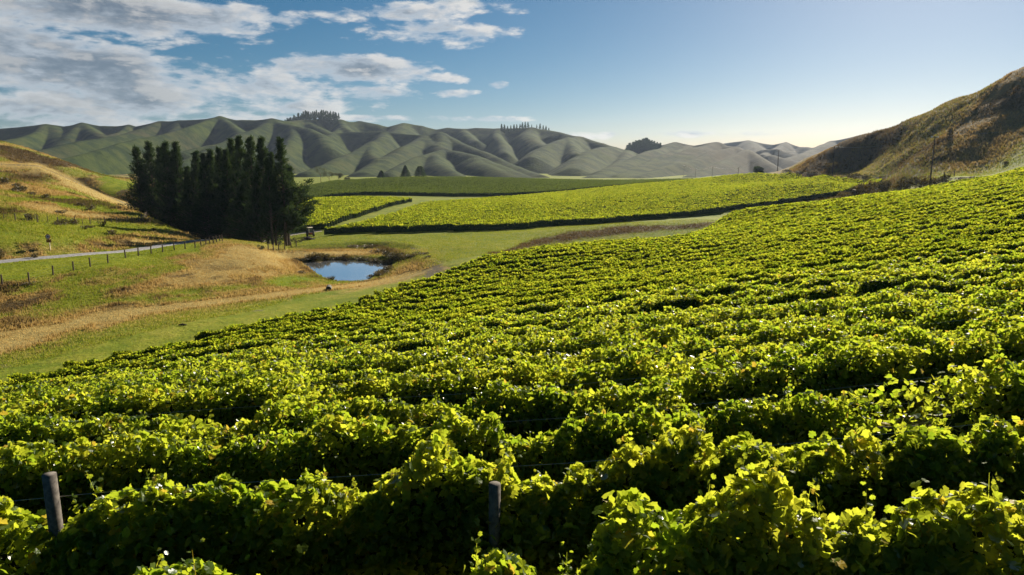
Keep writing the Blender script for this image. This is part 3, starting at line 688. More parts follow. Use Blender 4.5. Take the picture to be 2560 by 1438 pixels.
def scatter(cent, size, nrm, TV, TF, spin=None, rg=rng):
    """place a template at each centre with its own normal, spin and size -> verts, faces"""
    n = len(cent)
    nrm = nrm / (np.linalg.norm(nrm, axis=1, keepdims=True) + 1e-9)
    ref = np.where(np.abs(nrm[:, 2:3]) < 0.9, np.array([[0, 0, 1.0]]), np.array([[1.0, 0, 0]]))
    e1 = np.cross(ref, nrm); e1 /= np.linalg.norm(e1, axis=1, keepdims=True) + 1e-9
    e2 = np.cross(nrm, e1)
    a = rg.uniform(0, 2 * np.pi, n) if spin is None else spin
    ca, sa = np.cos(a)[:, None], np.sin(a)[:, None]
    f1 = e1 * ca + e2 * sa; f2 = -e1 * sa + e2 * ca
    V = cent[:, None, :] + size[:, None, None] * (TV[None, :, 0:1] * f1[:, None, :] + TV[None, :, 1:2] * f2[:, None, :] + TV[None, :, 2:3] * nrm[:, None, :])
    Fc = (np.arange(n) * len(TV))[:, None, None] + TF[None]
    return V.reshape(-1, 3), Fc.reshape(-1, 3)

def blades(base, d, ln, wd, rg=rng):
    """tapering flat blades: base points, directions, lengths, half widths"""
    n = len(base); d = d / (np.linalg.norm(d, axis=1, keepdims=True) + 1e-9)
    s_ = np.cross(d, rg.normal(0, 1, (n, 3))); s_ /= np.linalg.norm(s_, axis=1, keepdims=True) + 1e-9
    w0 = (wd[:, None]) * s_; tip = base + d * ln[:, None]
    V = np.stack([base - w0, base + w0, tip + w0 * 0.25, tip - w0 * 0.25], 1).reshape(-1, 3)
    Fc = (np.arange(n) * 4)[:, None, None] + np.array([[0, 1, 2], [0, 2, 3]])[None]
    return V, Fc.reshape(-1, 3)

def merge_geo(parts):
    V = []; Fc = []; k = 0
    for v, f in parts:
        V.append(v); Fc.append(f + k); k += len(v)
    return np.vstack(V), np.vstack(Fc)

# ------------------------------------------------------------------ vine rows
ONES = ['', 'first', 'second', 'third', 'fourth', 'fifth', 'sixth', 'seventh', 'eighth', 'ninth', 'tenth', 'eleventh', 'twelfth', 'thirteenth', 'fourteenth', 'fifteenth', 'sixteenth', 'seventeenth', 'eighteenth', 'nineteenth']
TENS = {2: ('twenty', 'twentieth'), 3: ('thirty', 'thirtieth'), 4: ('forty', 'fortieth'), 5: ('fifty', 'fiftieth'), 6: ('sixty', 'sixtieth'), 7: ('seventy', 'seventieth'), 8: ('eighty', 'eightieth'), 9: ('ninety', 'ninetieth')}
def nth(n):
    if n < 20: return ONES[n]
    t, o_ = divmod(n, 10)
    return TENS[t][1] if o_ == 0 else TENS[t][0] + '-' + ONES[o_]

M_ROW = 0.10
NPOLY = np.array(NEAR_POLY)
def clip_row(y0, slope, poly, x0=-260, x1=300, step=0.5):
    xs = np.arange(x0, x1, step); ys = y0 + slope * xs
    ins = poly_sd(xs, ys, poly) < -0.3
    if not ins.any(): return None
    k = np.where(ins)[0]
    return xs[k[0]], xs[k[-1]]

def row_height(x, k, amp=1.0):
    if k < 6: return _rh(x, k, amp) + 0.10 + 0.34 * (6 - k) / 6 * np.maximum(0, vnoise(x / 0.33 + 4.4 * k, np.zeros_like(x) + 8.1 * k, 78) - 0.45) / 0.55 - 0.45 * (6 - k) / 6 * sstep(vnoise(x / 0.8 + 2.4 * k, np.zeros_like(x) + 6.1 * k, 79), 0.62, 0.82) * sstep(-x, -2, 6) - (k == 0) * (0.12 * sstep(-x, -1.0, -0.3) + 0.55 * sstep(-x, -0.9, -0.4) * (1 - sstep(-x, 1.0, 1.5)))
    return _rh(x, k, amp)
def _rh(x, k, amp):
    """canopy height above ground along the row"""
    a = vnoise(x / 1.25 + 13.7 * k, np.zeros_like(x) + k * 3.1, 71)
    b = vnoise(x / 0.42 + 5.1 * k, np.zeros_like(x) + k * 1.7, 72)
    c = vnoise(x / 7.0 + 2.3 * k, np.zeros_like(x) + k, 73)
    return 1.60 + amp * (0.46 * (a - 0.5) + 0.28 * (b - 0.5) + 0.30 * (c - 0.5)) + 0.22 * amp * (vnoise(x / 0.2 + 3.3 * k, np.zeros_like(x) + k * 2.9, 74) - 0.5)

def leafy_row(k, y0, slope, xa, xb, per_m, size, TV, TF, wid=0.26, gaps=0.35, amp=1.0, low=0.45, shoots=0.0):
    L = xb - xa; n = int(L * per_m)
    x = rng.uniform(xa, xb, n)
    H = row_height(x, k, amp)
    dens = vnoise(x / 1.1 + 7.7 * k, np.zeros(n) + 2.2 * k, 75)
    keepp = np.clip((dens - 0.12) / 0.18, 1 - gaps, 1)
    # across / up distribution: mostly in the outer shell
    t = rng.uniform(0, 1, n)
    hh = low + (H - low) * np.power(rng.uniform(0, 1, n), 0.72)
    halfw = wid * (0.55 + 1.0 * vnoise(x / 0.8 + k, hh / 0.5, 76)) * np.sqrt(np.clip((H - hh) / 0.45 + 0.15, 0.05, 1))
    side = np.where(rng.uniform(0, 1, n) < 0.5, -1, 1)
    off = side * halfw * (0.45 + 0.75 * rng.uniform(0, 1, n)) + (rng.uniform(0, 1, n) < 0.10) * rng.normal(0, 0.10, n)
    # droop: some shoots fall outwards
    y = y0 + slope * x + off
    z = ground_z_row(x, y0 + slope * x) + hh
    keep = rng.uniform(0, 1, n) < keepp
    nr = rng.normal(0, 1, (n, 3)) * 0.9 + np.column_stack([np.zeros(n), side * 0.6, 0.25 + 0.45 * (hh / H) ** 3])
    sz = size * rng.uniform(0.65, 1.25, n)
    c = np.column_stack([x, y, z])[keep]; nr = nr[keep]; sz = sz[keep]
    parts = [scatter(c, sz, nr, TV, TF)]
    if shoots > 0:
        m = int(L * shoots); sx = rng.uniform(xa, xb, m)
        for j in range(m):
            if vnoise(np.array([sx[j] / 1.1 + 7.7 * k]), np.array([2.2 * k]), 75)[0] < 0.3: continue
            ln = rng.uniform(0.18, 0.50); q = int(9 + ln * 24)
            tt = np.linspace(0, 1, q); lean = rng.normal(0, 0.25, 2)
            X = sx[j] + lean[0] * ln * tt; yy = y0 + slope * X + rng.normal(0, 0.12) + lean[1] * ln * tt
            Z = ground_z_row(np.array([sx[j]]), np.array([y0 + slope * sx[j]]))[0] + row_height(np.array([sx[j]]), k, amp)[0] - 0.1 + ln * tt
            cc_ = np.column_stack([X, yy, Z]) + rng.normal(0, 0.035, (q, 3))
            parts.append(blades(np.array([[X[0], yy[0], Z[0] - 0.15]]), np.array([[X[-1] - X[0], yy[-1] - yy[0], Z[-1] - Z[0] + 0.15]]), np.array([ln + 0.13]), np.array([0.004])))
            parts.append(scatter(cc_, size * np.linspace(0.95, 0.35, q) * rng.uniform(.8, 1.2, q), rng.normal(0, 1, (q, 3)) + np.array([0, 0, .5]), TV, TF))
    return merge_geo(parts)

GXN = np.linspace(-60, 190, 501); GYN = np.linspace(0, 215, 431)
_gx, _gy = np.meshgrid(GXN, GYN); GNEAR = ground_z(_gx.ravel(), _gy.ravel()).reshape(_gx.shape)
def bil(x, y, gx, gy, G):
    i = np.clip((y - gy[0]) / (gy[1] - gy[0]), 0, len(gy) - 1.001); j = np.clip((x - gx[0]) / (gx[1] - gx[0]), 0, len(gx) - 1.001)
    i0 = i.astype(int); j0 = j.astype(int); fi = i - i0; fj = j - j0
    return (G[i0, j0] * (1 - fj) + G[i0, j0 + 1] * fj) * (1 - fi) + (G[i0 + 1, j0] * (1 - fj) + G[i0 + 1, j0 + 1] * fj) * fi
def ground_z_row(x, y): return bil(x, y, GXN, GYN, GNEAR)

def row_mesh(name, leaf, core, lm):
    V, Fc = merge_geo([leaf, core]); me = mesh_np(name, V, Fc, 3); me.materials.append(lm); me.materials.append(M_core_shade)
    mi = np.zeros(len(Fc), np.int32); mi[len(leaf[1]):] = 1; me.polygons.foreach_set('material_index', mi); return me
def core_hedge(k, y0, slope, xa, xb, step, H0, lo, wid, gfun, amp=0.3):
    """bumpy solid middle of a hedge: its dark colour stands in for shade behind the outer leaves"""
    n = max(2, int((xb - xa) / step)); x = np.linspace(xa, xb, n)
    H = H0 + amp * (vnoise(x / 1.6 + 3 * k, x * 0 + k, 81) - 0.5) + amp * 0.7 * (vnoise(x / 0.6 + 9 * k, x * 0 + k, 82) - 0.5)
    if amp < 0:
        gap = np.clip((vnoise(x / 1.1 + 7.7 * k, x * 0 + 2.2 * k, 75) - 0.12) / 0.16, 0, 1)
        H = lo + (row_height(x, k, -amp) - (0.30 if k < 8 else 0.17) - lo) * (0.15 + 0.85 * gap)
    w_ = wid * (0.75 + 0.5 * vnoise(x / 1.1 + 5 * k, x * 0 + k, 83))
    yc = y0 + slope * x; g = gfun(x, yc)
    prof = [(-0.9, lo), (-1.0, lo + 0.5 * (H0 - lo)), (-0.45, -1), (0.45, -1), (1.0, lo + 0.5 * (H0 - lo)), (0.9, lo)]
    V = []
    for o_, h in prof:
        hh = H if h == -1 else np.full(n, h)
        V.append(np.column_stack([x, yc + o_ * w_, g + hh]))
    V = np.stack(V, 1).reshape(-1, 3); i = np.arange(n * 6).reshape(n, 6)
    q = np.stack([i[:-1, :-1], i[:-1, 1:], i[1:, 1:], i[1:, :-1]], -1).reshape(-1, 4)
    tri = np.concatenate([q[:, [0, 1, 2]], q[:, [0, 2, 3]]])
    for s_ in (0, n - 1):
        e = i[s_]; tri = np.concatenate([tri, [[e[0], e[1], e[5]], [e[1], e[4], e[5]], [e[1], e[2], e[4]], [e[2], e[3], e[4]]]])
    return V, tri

GRP_NEAR = 'vine rows of the near vineyard slope'
postmesh = MB(); postmesh.tube([(0, 0, -0.3), (0, 0, 1.0), (0.004, 0, 1.93)], [0.062, 0.060, 0.058], 12); post_me = postmesh.mesh('post', True); post_me.materials.append(M_post)
def trunk_mesh(seed):
    r = random.Random(seed); m = MB(); pts = [(0, 0, -0.1)]
    for i in range(5): pts.append((r.uniform(-.05, .05), r.uniform(-.04, .04), 0.2 + i * 0.2))
    m.tube(pts, [0.045, 0.036, 0.033, 0.032, 0.034, 0.028], 7)
    for s_ in (-1, 1):
        m.tube([pts[-1], (s_ * .25, 0.01, 1.02), (s_ * .55, 0, 1.0), (s_ * .85, .02, 1.03)], [0.026, 0.022, 0.018, 0.010], 6)
    me = m.mesh('trunk', True); me.materials.append(M_bark); return me
TRUNKS = [trunk_mesh(i) for i in range(3)]

NROW = 0
Y0S = [4.75 + 2.4 * k for k in range(72)]
for k, y0 in enumerate(Y0S):
    cl = clip_row(y0, M_ROW, NPOLY)
    if cl is None: continue
    xa, xb = cl
    half = (y0 * 1.05) * 0.80 + 5.0
    xa = max(xa, -half); xb = min(xb, half * 1.04 + 0.0012 * y0 * y0)
    if xb - xa < 4: continue
    NROW += 1
    lab = f'leafy vine row on the near slope, {nth(NROW)} up from the photo bottom edge'
    if k < 8:
        t = empty('vine_row', (0, y0, gz(0, y0))); root = t.location.copy()
        per = [2300, 2000, 1600, 1350, 1150, 1000, 860, 760][k]; size = 0.054 + 0.0010 * k
        TV, TF = (T_NEAR_V, T_NEAR_F) if k < 2 else (T_MID_V, T_MID_F)
        V, Fc = leafy_row(k, y0, M_ROW, xa, xb, per, size, TV, TF, 0.30, 0.85 if k < 3 else 0.6, [1.1, 1.15, 1.1, 1.0, 0.95, 0.85, 0.8, 0.75][k], 0.35, 1.7 if k < 4 else 1.0)
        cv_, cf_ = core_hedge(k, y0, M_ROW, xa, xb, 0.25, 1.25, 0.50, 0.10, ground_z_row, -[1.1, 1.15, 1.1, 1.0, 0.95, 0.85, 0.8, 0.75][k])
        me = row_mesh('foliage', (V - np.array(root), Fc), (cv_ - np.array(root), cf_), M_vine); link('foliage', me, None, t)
        # trunks every 1.8 m, posts every 4.67 m (five vines), wires
        ph = {1: -4.85, 0: -2.3}.get(k, -3 + 1.7 * (k * 37 % 11) / 11)
        for j in range(int((xa - ph) / 4.66), int((xb - ph) / 4.66) + 1):
            x = ph + j * 4.66
            if not xa < x < xb: continue
            y = y0 + M_ROW * x - (0.34 if (k == 1 and abs(x + 0.19) < 0.1) else 0)
            p_ = link('post', post_me, None, t); p_.location = Vector((x, y, gz(x, y))) - root
            p_.scale = (1.15, 1.15, 1.03) if (k == 1 and abs(x + 4.85) < 0.1) else ((1.1, 1.1, 0.86) if (k == 1 and abs(x + 0.19) < 0.1) else (1, 1, 0.70))
        if k < 6:
            x = xa + 0.6
            while x < xb - 0.8:
                y = y0 + M_ROW * x
                tr = link('trunk', TRUNKS[int(x * 7) % 3], None, t); tr.location = Vector((x, y, gz(x, y))) - root
                tr.rotation_euler = (0, 0, math.atan(M_ROW)); x += 1.8
        for hw in ((1.02, 1.38, 1.72) if k else (1.02,)):
            m = MB(); xs = np.arange(xa, xb, 2.33)
            zs = ground_z_row(xs, y0 + M_ROW * xs) + hw
            m.tube([(x - root.x, y0 + M_ROW * x + (0.05 if hw in (1.72,) else -0.05) - root.y, z - root.z) for x, z in zip(xs, zs)], 0.0025, 4)
            m.build('wire', M_wire, t)
        tag(t, lab, 'vine row', GRP_NEAR)
    else:
        if k < 20: per, size, TV, TF = 680 - (k - 8) * 34, 0.062 + 0.0036 * (k - 8), T_MID_V, T_MID_F
        elif k < 34: per, size, TV, TF = 240 - (k - 20) * 7, 0.105 + 0.004 * (k - 20), T_FAR_V, T_FAR_F
        else: per, size, TV, TF = 120 - (k - 34) * 1.6, 0.155 + 0.003 * (k - 34), T_FAR_V, T_FAR_F
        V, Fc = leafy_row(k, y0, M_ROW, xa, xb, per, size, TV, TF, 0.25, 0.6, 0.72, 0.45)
        me = row_mesh('vine_row', (V, Fc), core_hedge(k, y0, M_ROW, xa, xb, 0.4, 1.25, 0.30, 0.19, ground_z_row, -0.72), M_vine if k < 14 else M_vinefar); o = link('vine_row', me); tag(o, lab, 'vine row', GRP_NEAR)

# far blocks
GXF = np.linspace(-130, 240, 371); GYF = np.linspace(140, 580, 441)
_gx, _gy = np.meshgrid(GXF, GYF); GFAR = ground_z(_gx.ravel(), _gy.ravel()).reshape(_gx.shape)
def ground_z_far(x, y): return bil(x, y, GXF, GYF, GFAR)
def PX(*pts): return [P(*p)[:2] for p in pts]
# block polygons on the ground
B1 = PX((802, 590, 159), (1050, 585, 161), (1300, 574, 167), (1500, 562, 177), (1700, 546, 190), (1860, 528, 199), (2000, 508, 208), (2120, 492, 215), (2210, 468, 228), (2190, 463, 246), (2080, 456, 262), (1990, 444, 305), (1900, 441, 335), (1840, 443, 342), (1740, 455, 346), (1560, 472, 336), (1360, 491, 326), (1060, 515, 256), (1010, 530, 226), (978, 543, 205), (922, 562, 182), (888, 572, 172))
B3 = PX((750, 580, 168), (806, 584, 168), (864, 560, 190), (894, 550, 202), (944, 533, 228), (989, 519, 256), (1040, 508, 284), (900, 504, 292), (740, 505, 296), (560, 520, 280), (640, 560, 200))
B2 = PX((700, 500, 332), (1100, 496, 340), (1380, 490, 345), (1600, 475, 360), (1738, 458, 420), (1735, 452, 490), (1560, 455, 520), (1360, 451, 542), (1200, 448, 545), (1000, 448, 532), (800, 462, 500), (700, 470, 470))
def far_block(poly, slope, gap, H0, per_m, size, group, labf, yr, leafmat):
    n = 0; y0 = yr[0]
    while y0 < yr[1]:
        cl = clip_row(y0, slope, poly, -130, 235, 1.0)
        y0 += gap
        if cl is None or cl[1] - cl[0] < 5: continue
        n += 1; xa, xb = cl; yy = y0 - gap
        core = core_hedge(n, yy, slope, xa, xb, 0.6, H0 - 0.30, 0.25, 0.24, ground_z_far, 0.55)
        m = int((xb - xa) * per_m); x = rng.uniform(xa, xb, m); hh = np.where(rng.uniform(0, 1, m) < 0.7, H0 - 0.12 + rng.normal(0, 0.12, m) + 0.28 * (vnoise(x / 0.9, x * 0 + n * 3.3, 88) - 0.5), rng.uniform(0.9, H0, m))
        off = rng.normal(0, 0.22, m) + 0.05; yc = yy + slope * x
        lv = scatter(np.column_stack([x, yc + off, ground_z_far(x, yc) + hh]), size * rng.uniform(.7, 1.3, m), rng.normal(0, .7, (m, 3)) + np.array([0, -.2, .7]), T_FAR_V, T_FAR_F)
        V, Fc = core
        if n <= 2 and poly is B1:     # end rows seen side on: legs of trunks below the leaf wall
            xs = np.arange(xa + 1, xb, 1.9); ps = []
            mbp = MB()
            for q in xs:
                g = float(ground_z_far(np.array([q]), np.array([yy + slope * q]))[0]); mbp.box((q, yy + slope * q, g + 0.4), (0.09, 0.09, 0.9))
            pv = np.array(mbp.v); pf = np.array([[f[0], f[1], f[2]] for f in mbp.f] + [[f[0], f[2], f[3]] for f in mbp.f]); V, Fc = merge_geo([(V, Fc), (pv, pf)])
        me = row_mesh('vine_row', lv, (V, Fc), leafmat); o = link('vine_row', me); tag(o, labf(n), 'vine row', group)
    return n
s1 = 0.0
n1_ = far_block(B1, 0.30, 2.7, 1.95, 26, 0.19, 'vine rows of the middle vineyard block', lambda n: f'vine row of the middle block beyond the pond, {nth(n)} back from its front', (100, 360), M_vinefar)
n3_ = far_block(B3, 0.16, 2.7, 1.9, 24, 0.20, 'vine rows left of the diagonal grass track', lambda n: f'vine row left of the diagonal grass track, {nth(n)} one back from the pines', (140, 320), M_vinefar)
M_vine_shaded = leaf_material('vine_leaf_shaded', (0.035, 0.062, 0.016), (0.060, 0.088, 0.022), (0.11, 0.16, 0.02), (0.17, 0.21, 0.03), 0.45, 0.0, 0.5)  # duller copy of the vine leaf: shade of a slope facing away, in the colour
n2_ = far_block(B2, -0.03, 3.1, 2.0, 14, 0.27, 'vine rows of the farthest vineyard block', lambda n: f'dull green vine row of the farthest block below the hills, {nth(n)} row up', (300, 570), M_vine_shaded)
print('rows', NROW, n1_, n3_, n2_)
# ------------------------------------------------------------------ where a line of sight meets the ground
def hit(u, v, Y0=30, Y1=700, n=2600):
    Y = np.geomspace(Y0, Y1, n); a = (u - 1280) / F; b = -(v - 719) / F
    fy = cp_ + b * sp_; fz = -sp_ + b * cp_
    x = a / fy * Y; z = CZ + fz / fy * Y; g = ground_z(x, Y)
    k = np.where(z < g)[0]
    i = k[0] if len(k) else n - 1
    return float(x[i]), float(Y[i]), float(g[i])

# ------------------------------------------------------------------ pines
def pine_meshes(seed, h, rmax, low, lean=0.0, n_br=150, bl=34, side=None, trunk_r=0.30, bl_=1.0):
    rg = np.random.default_rng(seed); r = random.Random(seed)
    tm = MB(); pts = []; rad = []
    for i in range(10):
        t = i / 9; pts.append((lean * t * t * 2 + r.uniform(-.08, .08), r.uniform(-.08, .08), -0.6 + t * (h + 0.3))); rad.append(trunk_r * (1 - t) ** 0.8 + 0.02)
    tm.tube(pts, rad, 9)
    B = []; D = []; LN = []; W = []
    for i in range(n_br):
        t = low + (1 - low) * ((i + r.random()) / n_br)           # height fraction of the branch root
        prof = min(1.0, (1.03 - t) / 0.80) ** 1.05
        L = rmax * prof * r.uniform(0.55, 1.12) + 0.25
        if r.random() < 0.08: L *= 1.3
        az = r.uniform(0, 2 * math.pi)
        rise = R(18 + 34 * t) * r.uniform(0.6, 1.3)
        if side and t < 0.72 and math.cos(az - side[0]) > 0.35:
            L *= side[1] * r.uniform(0.7, 1.1); rise = R(r.uniform(14, 34))
        z0 = t * h; x0 = lean * t * t * 2
        nseg = 7; P0 = np.array([x0, 0, z0])
        sag = r.uniform(0.0, 0.25)
        ss = np.linspace(0, 1, nseg)
        px = x0 + np.cos(az) * L * ss * math.cos(rise); py = np.sin(az) * L * ss * math.cos(rise); pz = z0 + L * (math.sin(rise) * ss - sag * ss * (1 - ss))
        if L > 1.2: tm.tube([(px[j], py[j], pz[j]) for j in (0, 3, 5)], [0.02 + 0.018 * L, 0.02 + 0.008 * L, 0.012], 4, False)
        m = int(bl * (0.45 + L / rmax))
        s_ = 0.22 + 0.80 * rg.uniform(0, 1, m) ** 0.75
        if L < 1.0: s_ = rg.uniform(0, 1.05, m)
        cx = np.interp(s_, ss, px); cy = np.interp(s_, ss, py); cz = np.interp(s_, ss, pz)
        bush = 0.20 + 0.17 * L * (1.1 - s_)
        cen = np.column_stack([cx, cy, cz]) + rg.normal(0, 1, (m, 3)) * bush[:, None] * np.array([0.9, 0.9, 0.55])
        dirv = np.array([math.cos(az), math.sin(az), 0.55 + 0.5 * t])[None] * 0.8 + rg.normal(0, 0.55, (m, 3))
        B.append(cen); D.append(dirv); LN.append(rg.uniform(0.30, 0.62, m) * bl_); W.append(rg.uniform(0.05, 0.11, m) * bl_)
    m = 60; B.append(np.column_stack([np.full(m, lean * 2) + rg.normal(0, .10, m), rg.normal(0, .10, m), h - rg.uniform(0, 1.6, m)])); D.append(rg.normal(0, .5, (m, 3)) + [0, 0, 1.0]); LN.append(np.full(m, .45)); W.append(np.full(m, .06))
    V, Fc = blades(np.vstack(B), np.vstack(D), np.concatenate(LN), np.concatenate(W), rg)
    cm = mesh_np('crown', V, Fc, 3); cm.materials.append(M_pine)
    t_me = tm.mesh('trunk', True); t_me.materials.append(M_bark)
    return t_me, cm
PINES = [pine_meshes(100 + i, 20.0, [4.8, 4.1, 5.2, 4.4, 4.9, 4.2][i], [0.05, 0.07, 0.04, 0.12, 0.08, 0.05][i], n_br=180 + 6 * i, bl=46) for i in range(6)]
PINE_BARE = [pine_meshes(120 + i, 20.0, 3.5, 0.30, trunk_r=0.34) for i in range(2)]
PINE_SIDE = pine_meshes(140, 17.0, 2.7, 0.20, 0.5, 150, 85, (R(-8), 2.9), 0.30)
GRP_P = 'tall dark pines of the stand by the pond'
def pine(x, y, h, me, hh, label, group=None, wid=1.0, rz=None, name='pine_tree', z=None):
    t = empty(name, (x, y, gz(x, y) if z is None else z), random.uniform(0, 6.28) if rz is None else rz)
    s_ = h / hh; t.scale = (s_ * wid, s_ * wid, s_)
    link('trunk', me[0], M_bark, t); link('crown', me[1], M_pine, t)
    tag(t, label, 'pine tree', group); return t
# (top pixel u, v, distance, mesh, label)
STAND = [
    (340, 370, 146, 0, 1.0, 'leftmost dark pine of the stand, its low branches spread over the hill edge'),
    (371, 359, 150, 2, .9, 'tall pine second from the left of the stand, narrow pointed top'),
    (398, 372, 153, 1, .9, 'slim pine tucked between the second and fourth tops at the left of the stand'),
    (413, 360, 148, 4, .95, 'pointed pine fourth top from the left of the stand'),
    (438, 360, 151, 5, .9, 'pine standing just left of the dip in the treetop line'),
    (466, 420, 147, 3, .95, 'short pine in the dip of the treetop line'),
    (488, 382, 149, 0, .95, 'broad pine just right of the dip in the treetop line'),
    (507, 388, 146, 1, .9, 'lower rounded pine in the middle of the stand'),
    (525, 378, 151, 5, .9, 'pine in the middle of the stand behind the end of the road'),
    (547, 374, 147, 4, .9, 'pine left of the tallest middle group'),
    (564, 378, 144, 1, .85, 'slender pine crowding the tallest middle group from the left'),
    (577, 352, 150, 5, .85, 'needle-topped pine at the left of the tallest middle group'),
    (596, 346, 148, 2, .85, 'tallest pine of the stand, its thin tip highest against the hills'),
    (624, 347, 145, 0, .9, 'tall pine right of the tallest one, with a knobbly top'),
    (653, 349, 142, 4, .9, 'pine with a thin pointed top, second tall one from the right'),
    (676, 386, 141, 3, .8, 'smaller pine wedged left of the tall bare-trunked one'),
]
for u, v, Y, mi, wd, lab in STAND:
    Y = float(np.interp(u, [340, 480, 600, 680], [186, 172, 154, 142])) + (Y - 148) * 0.8
    x, y, z = P(u, v, Y); g = gz(x, y); pine(x, y, z - g, PINES[mi], 20.0, lab, GRP_P, wd)
x, y, z = P(700, 350, 136); pine(x, y, z - gz(x, y), PINE_BARE[0], 20.0, 'tall pine with a bare lower trunk, near the right end of the stand', GRP_P, 0.95)
x, y, z = P(757, 428, 139); x, y, _ = P(722, 600, 139); pine(x, y, z - gz(x, y) + 0.5, PINE_SIDE, 17.0, 'rightmost pine of the stand, long branches sweeping right over the pale trunk', GRP_P, 1.05, 0.0)
x, y, z = P(668, 400, 134); pine(x, y, z - gz(x, y), PINE_BARE[1], 20.0, 'pine with a bare lower trunk beside the dry bank', GRP_P, 0.9)
# second line, behind
for i, (u, v, Y, mi, lab) in enumerate([
    (358, 430, 160, 3, 'dim pine behind the two leftmost ones'), (405, 425, 163, 2, 'dim pine behind the left group'), (450, 440, 161, 4, 'dim pine seen through the dip in the treetop line'), (497, 435, 163, 0, 'dim pine behind the broad one in the middle'),
    (540, 425, 165, 2, 'dim pine behind the middle of the stand'), (585, 415, 162, 4, 'dim pine behind the tallest group'), (632, 420, 160, 3, 'dim pine behind the knobbly-topped one'), (515, 450, 138, 0, 'low dark pine in front of the middle of the stand'), (600, 470, 136, 2, 'low dark pine at the front, above the crest of the dry bank'), (560, 445, 140, 3, 'dark pine at the front behind the end of the fence'), (640, 450, 137, 0, 'dark bushy pine at the front beside the bare trunks')]):
    Y = float(np.interp(u, [340, 480, 600, 680], [186, 172, 154, 142])) + (14 if v < 444 and Y > 150 else -7)
    x, y, z = P(u, v, Y); pine(x, y, z - gz(x, y), PINES[mi], 20.0, lab, GRP_P, 1.35)

# hilltop pines (small in the picture)
SMALLP = [pine_meshes(200 + i, 16.0, 3.2, 0.12, 0, 70, 40, None, 0.3, 1.9) for i in range(3)]
for t_me, c_me in SMALLP: pass
_joined = []
def joined(tm, cm):
    V = np.empty(len(cm.vertices) * 3, np.float32); cm.vertices.foreach_get('co', V); V = V.reshape(-1, 3)
    n = len(V); Fc = np.arange(n).reshape(-1, 4); Fc = np.concatenate([Fc[:, [0, 1, 2]], Fc[:, [0, 2, 3]]])
    m = MB(); m.tube([(0, 0, -2), (0, 0, 14)], [0.35, 0.1], 5); tv = np.array(m.v); tf = np.array([[f[0], f[1], f[2]] for f in m.f] + [[f[0], f[2], f[3]] for f in m.f if len(f) > 3])
    me = mesh_np('pine_tree', *merge_geo([(V, Fc), (tv, tf)]), 3); me.materials.append(M_pine); return me
SMALL_ME = [joined(*p) for p in SMALLP]
def small_tree(x, y, h, i, label, group, z=None, wid=1.0, name='pine_tree', cat='pine tree', me=None, hm=16.0):
    o = link(name, me or SMALL_ME[i % 3], M_pine); o.location = (x, y, (hill_z(x, y) if z is None else z) - 0.5)
    s_ = h / hm; o.scale = (s_ * wid, s_ * wid, s_); o.rotation_euler = (0, 0, i * 1.3); tag(o, label, cat, group); return o
random.seed(11)
def topline(u, pts): return float(np.interp(u, [p[0] for p in pts], [p[1] for p in pts]))
NA = 30
for i in range(NA):
    u = 712 + (849 - 712) * (i + 0.5 * random.random()) / NA
    tv = topline(u, [(712, 299), (740, 288), (765, 279), (790, 276), (815, 278), (838, 280), (850, 285)]) + random.uniform(-3, 4)
    Y = 1585 + (12 if i % 2 else -14); x, y, z = P(u, tv, Y); g = hill_z(x, y)
    small_tree(x, y, max(7, z - g), i, f'hilltop pine on the highest left-hand summit, {nth(i + 1)} from the left of that clump', 'pines on the left summit', g)
NB = [1254, 1261, 1269, 1277, 1285, 1292, 1300, 1306, 1313, 1320, 1329, 1342, 1350, 1358, 1365, 1372]
for i, u in enumerate(NB):
    tv = topline(u, [(1254, 311), (1270, 313), (1300, 311), (1313, 303), (1322, 306), (1329, 314), (1342, 311), (1352, 309), (1360, 313), (1374, 320)]) + random.uniform(-1.5, 2)
    Y = 1535; x, y, z = P(u, tv, Y); g = hill_z(x, y)
    small_tree(x, y, max(7, z - g), i, f'small ridge-top pine above the middle hills, {nth(i + 1)} from the left of its line', 'pines on the middle ridge', g)
NCc = 0
for row in range(3):
    for i in range(16):
        u = 1569 + (1656 - 1569) * (i + 0.6 * random.random()) / 16 - row * 1.5
        tv = topline(u, [(1565, 366), (1580, 356), (1600, 350), (1616, 346), (1635, 352), (1658, 361)]) + random.uniform(-2, 3) + row * 5
        Y = 1370 - row * 22; x, y, z = P(u, tv, Y); bz = P(u, 382, Y)[2]; g = min(hill_z(x, y), bz)
        NCc += 1
        small_tree(x, y, max(10, z - g), i + row, f'conifer of the dark wood in the saddle, {["back", "middle", "front"][row]} line, {nth(i + 1)} from the left', 'conifers of the dark wood in the saddle', g, 1.35)

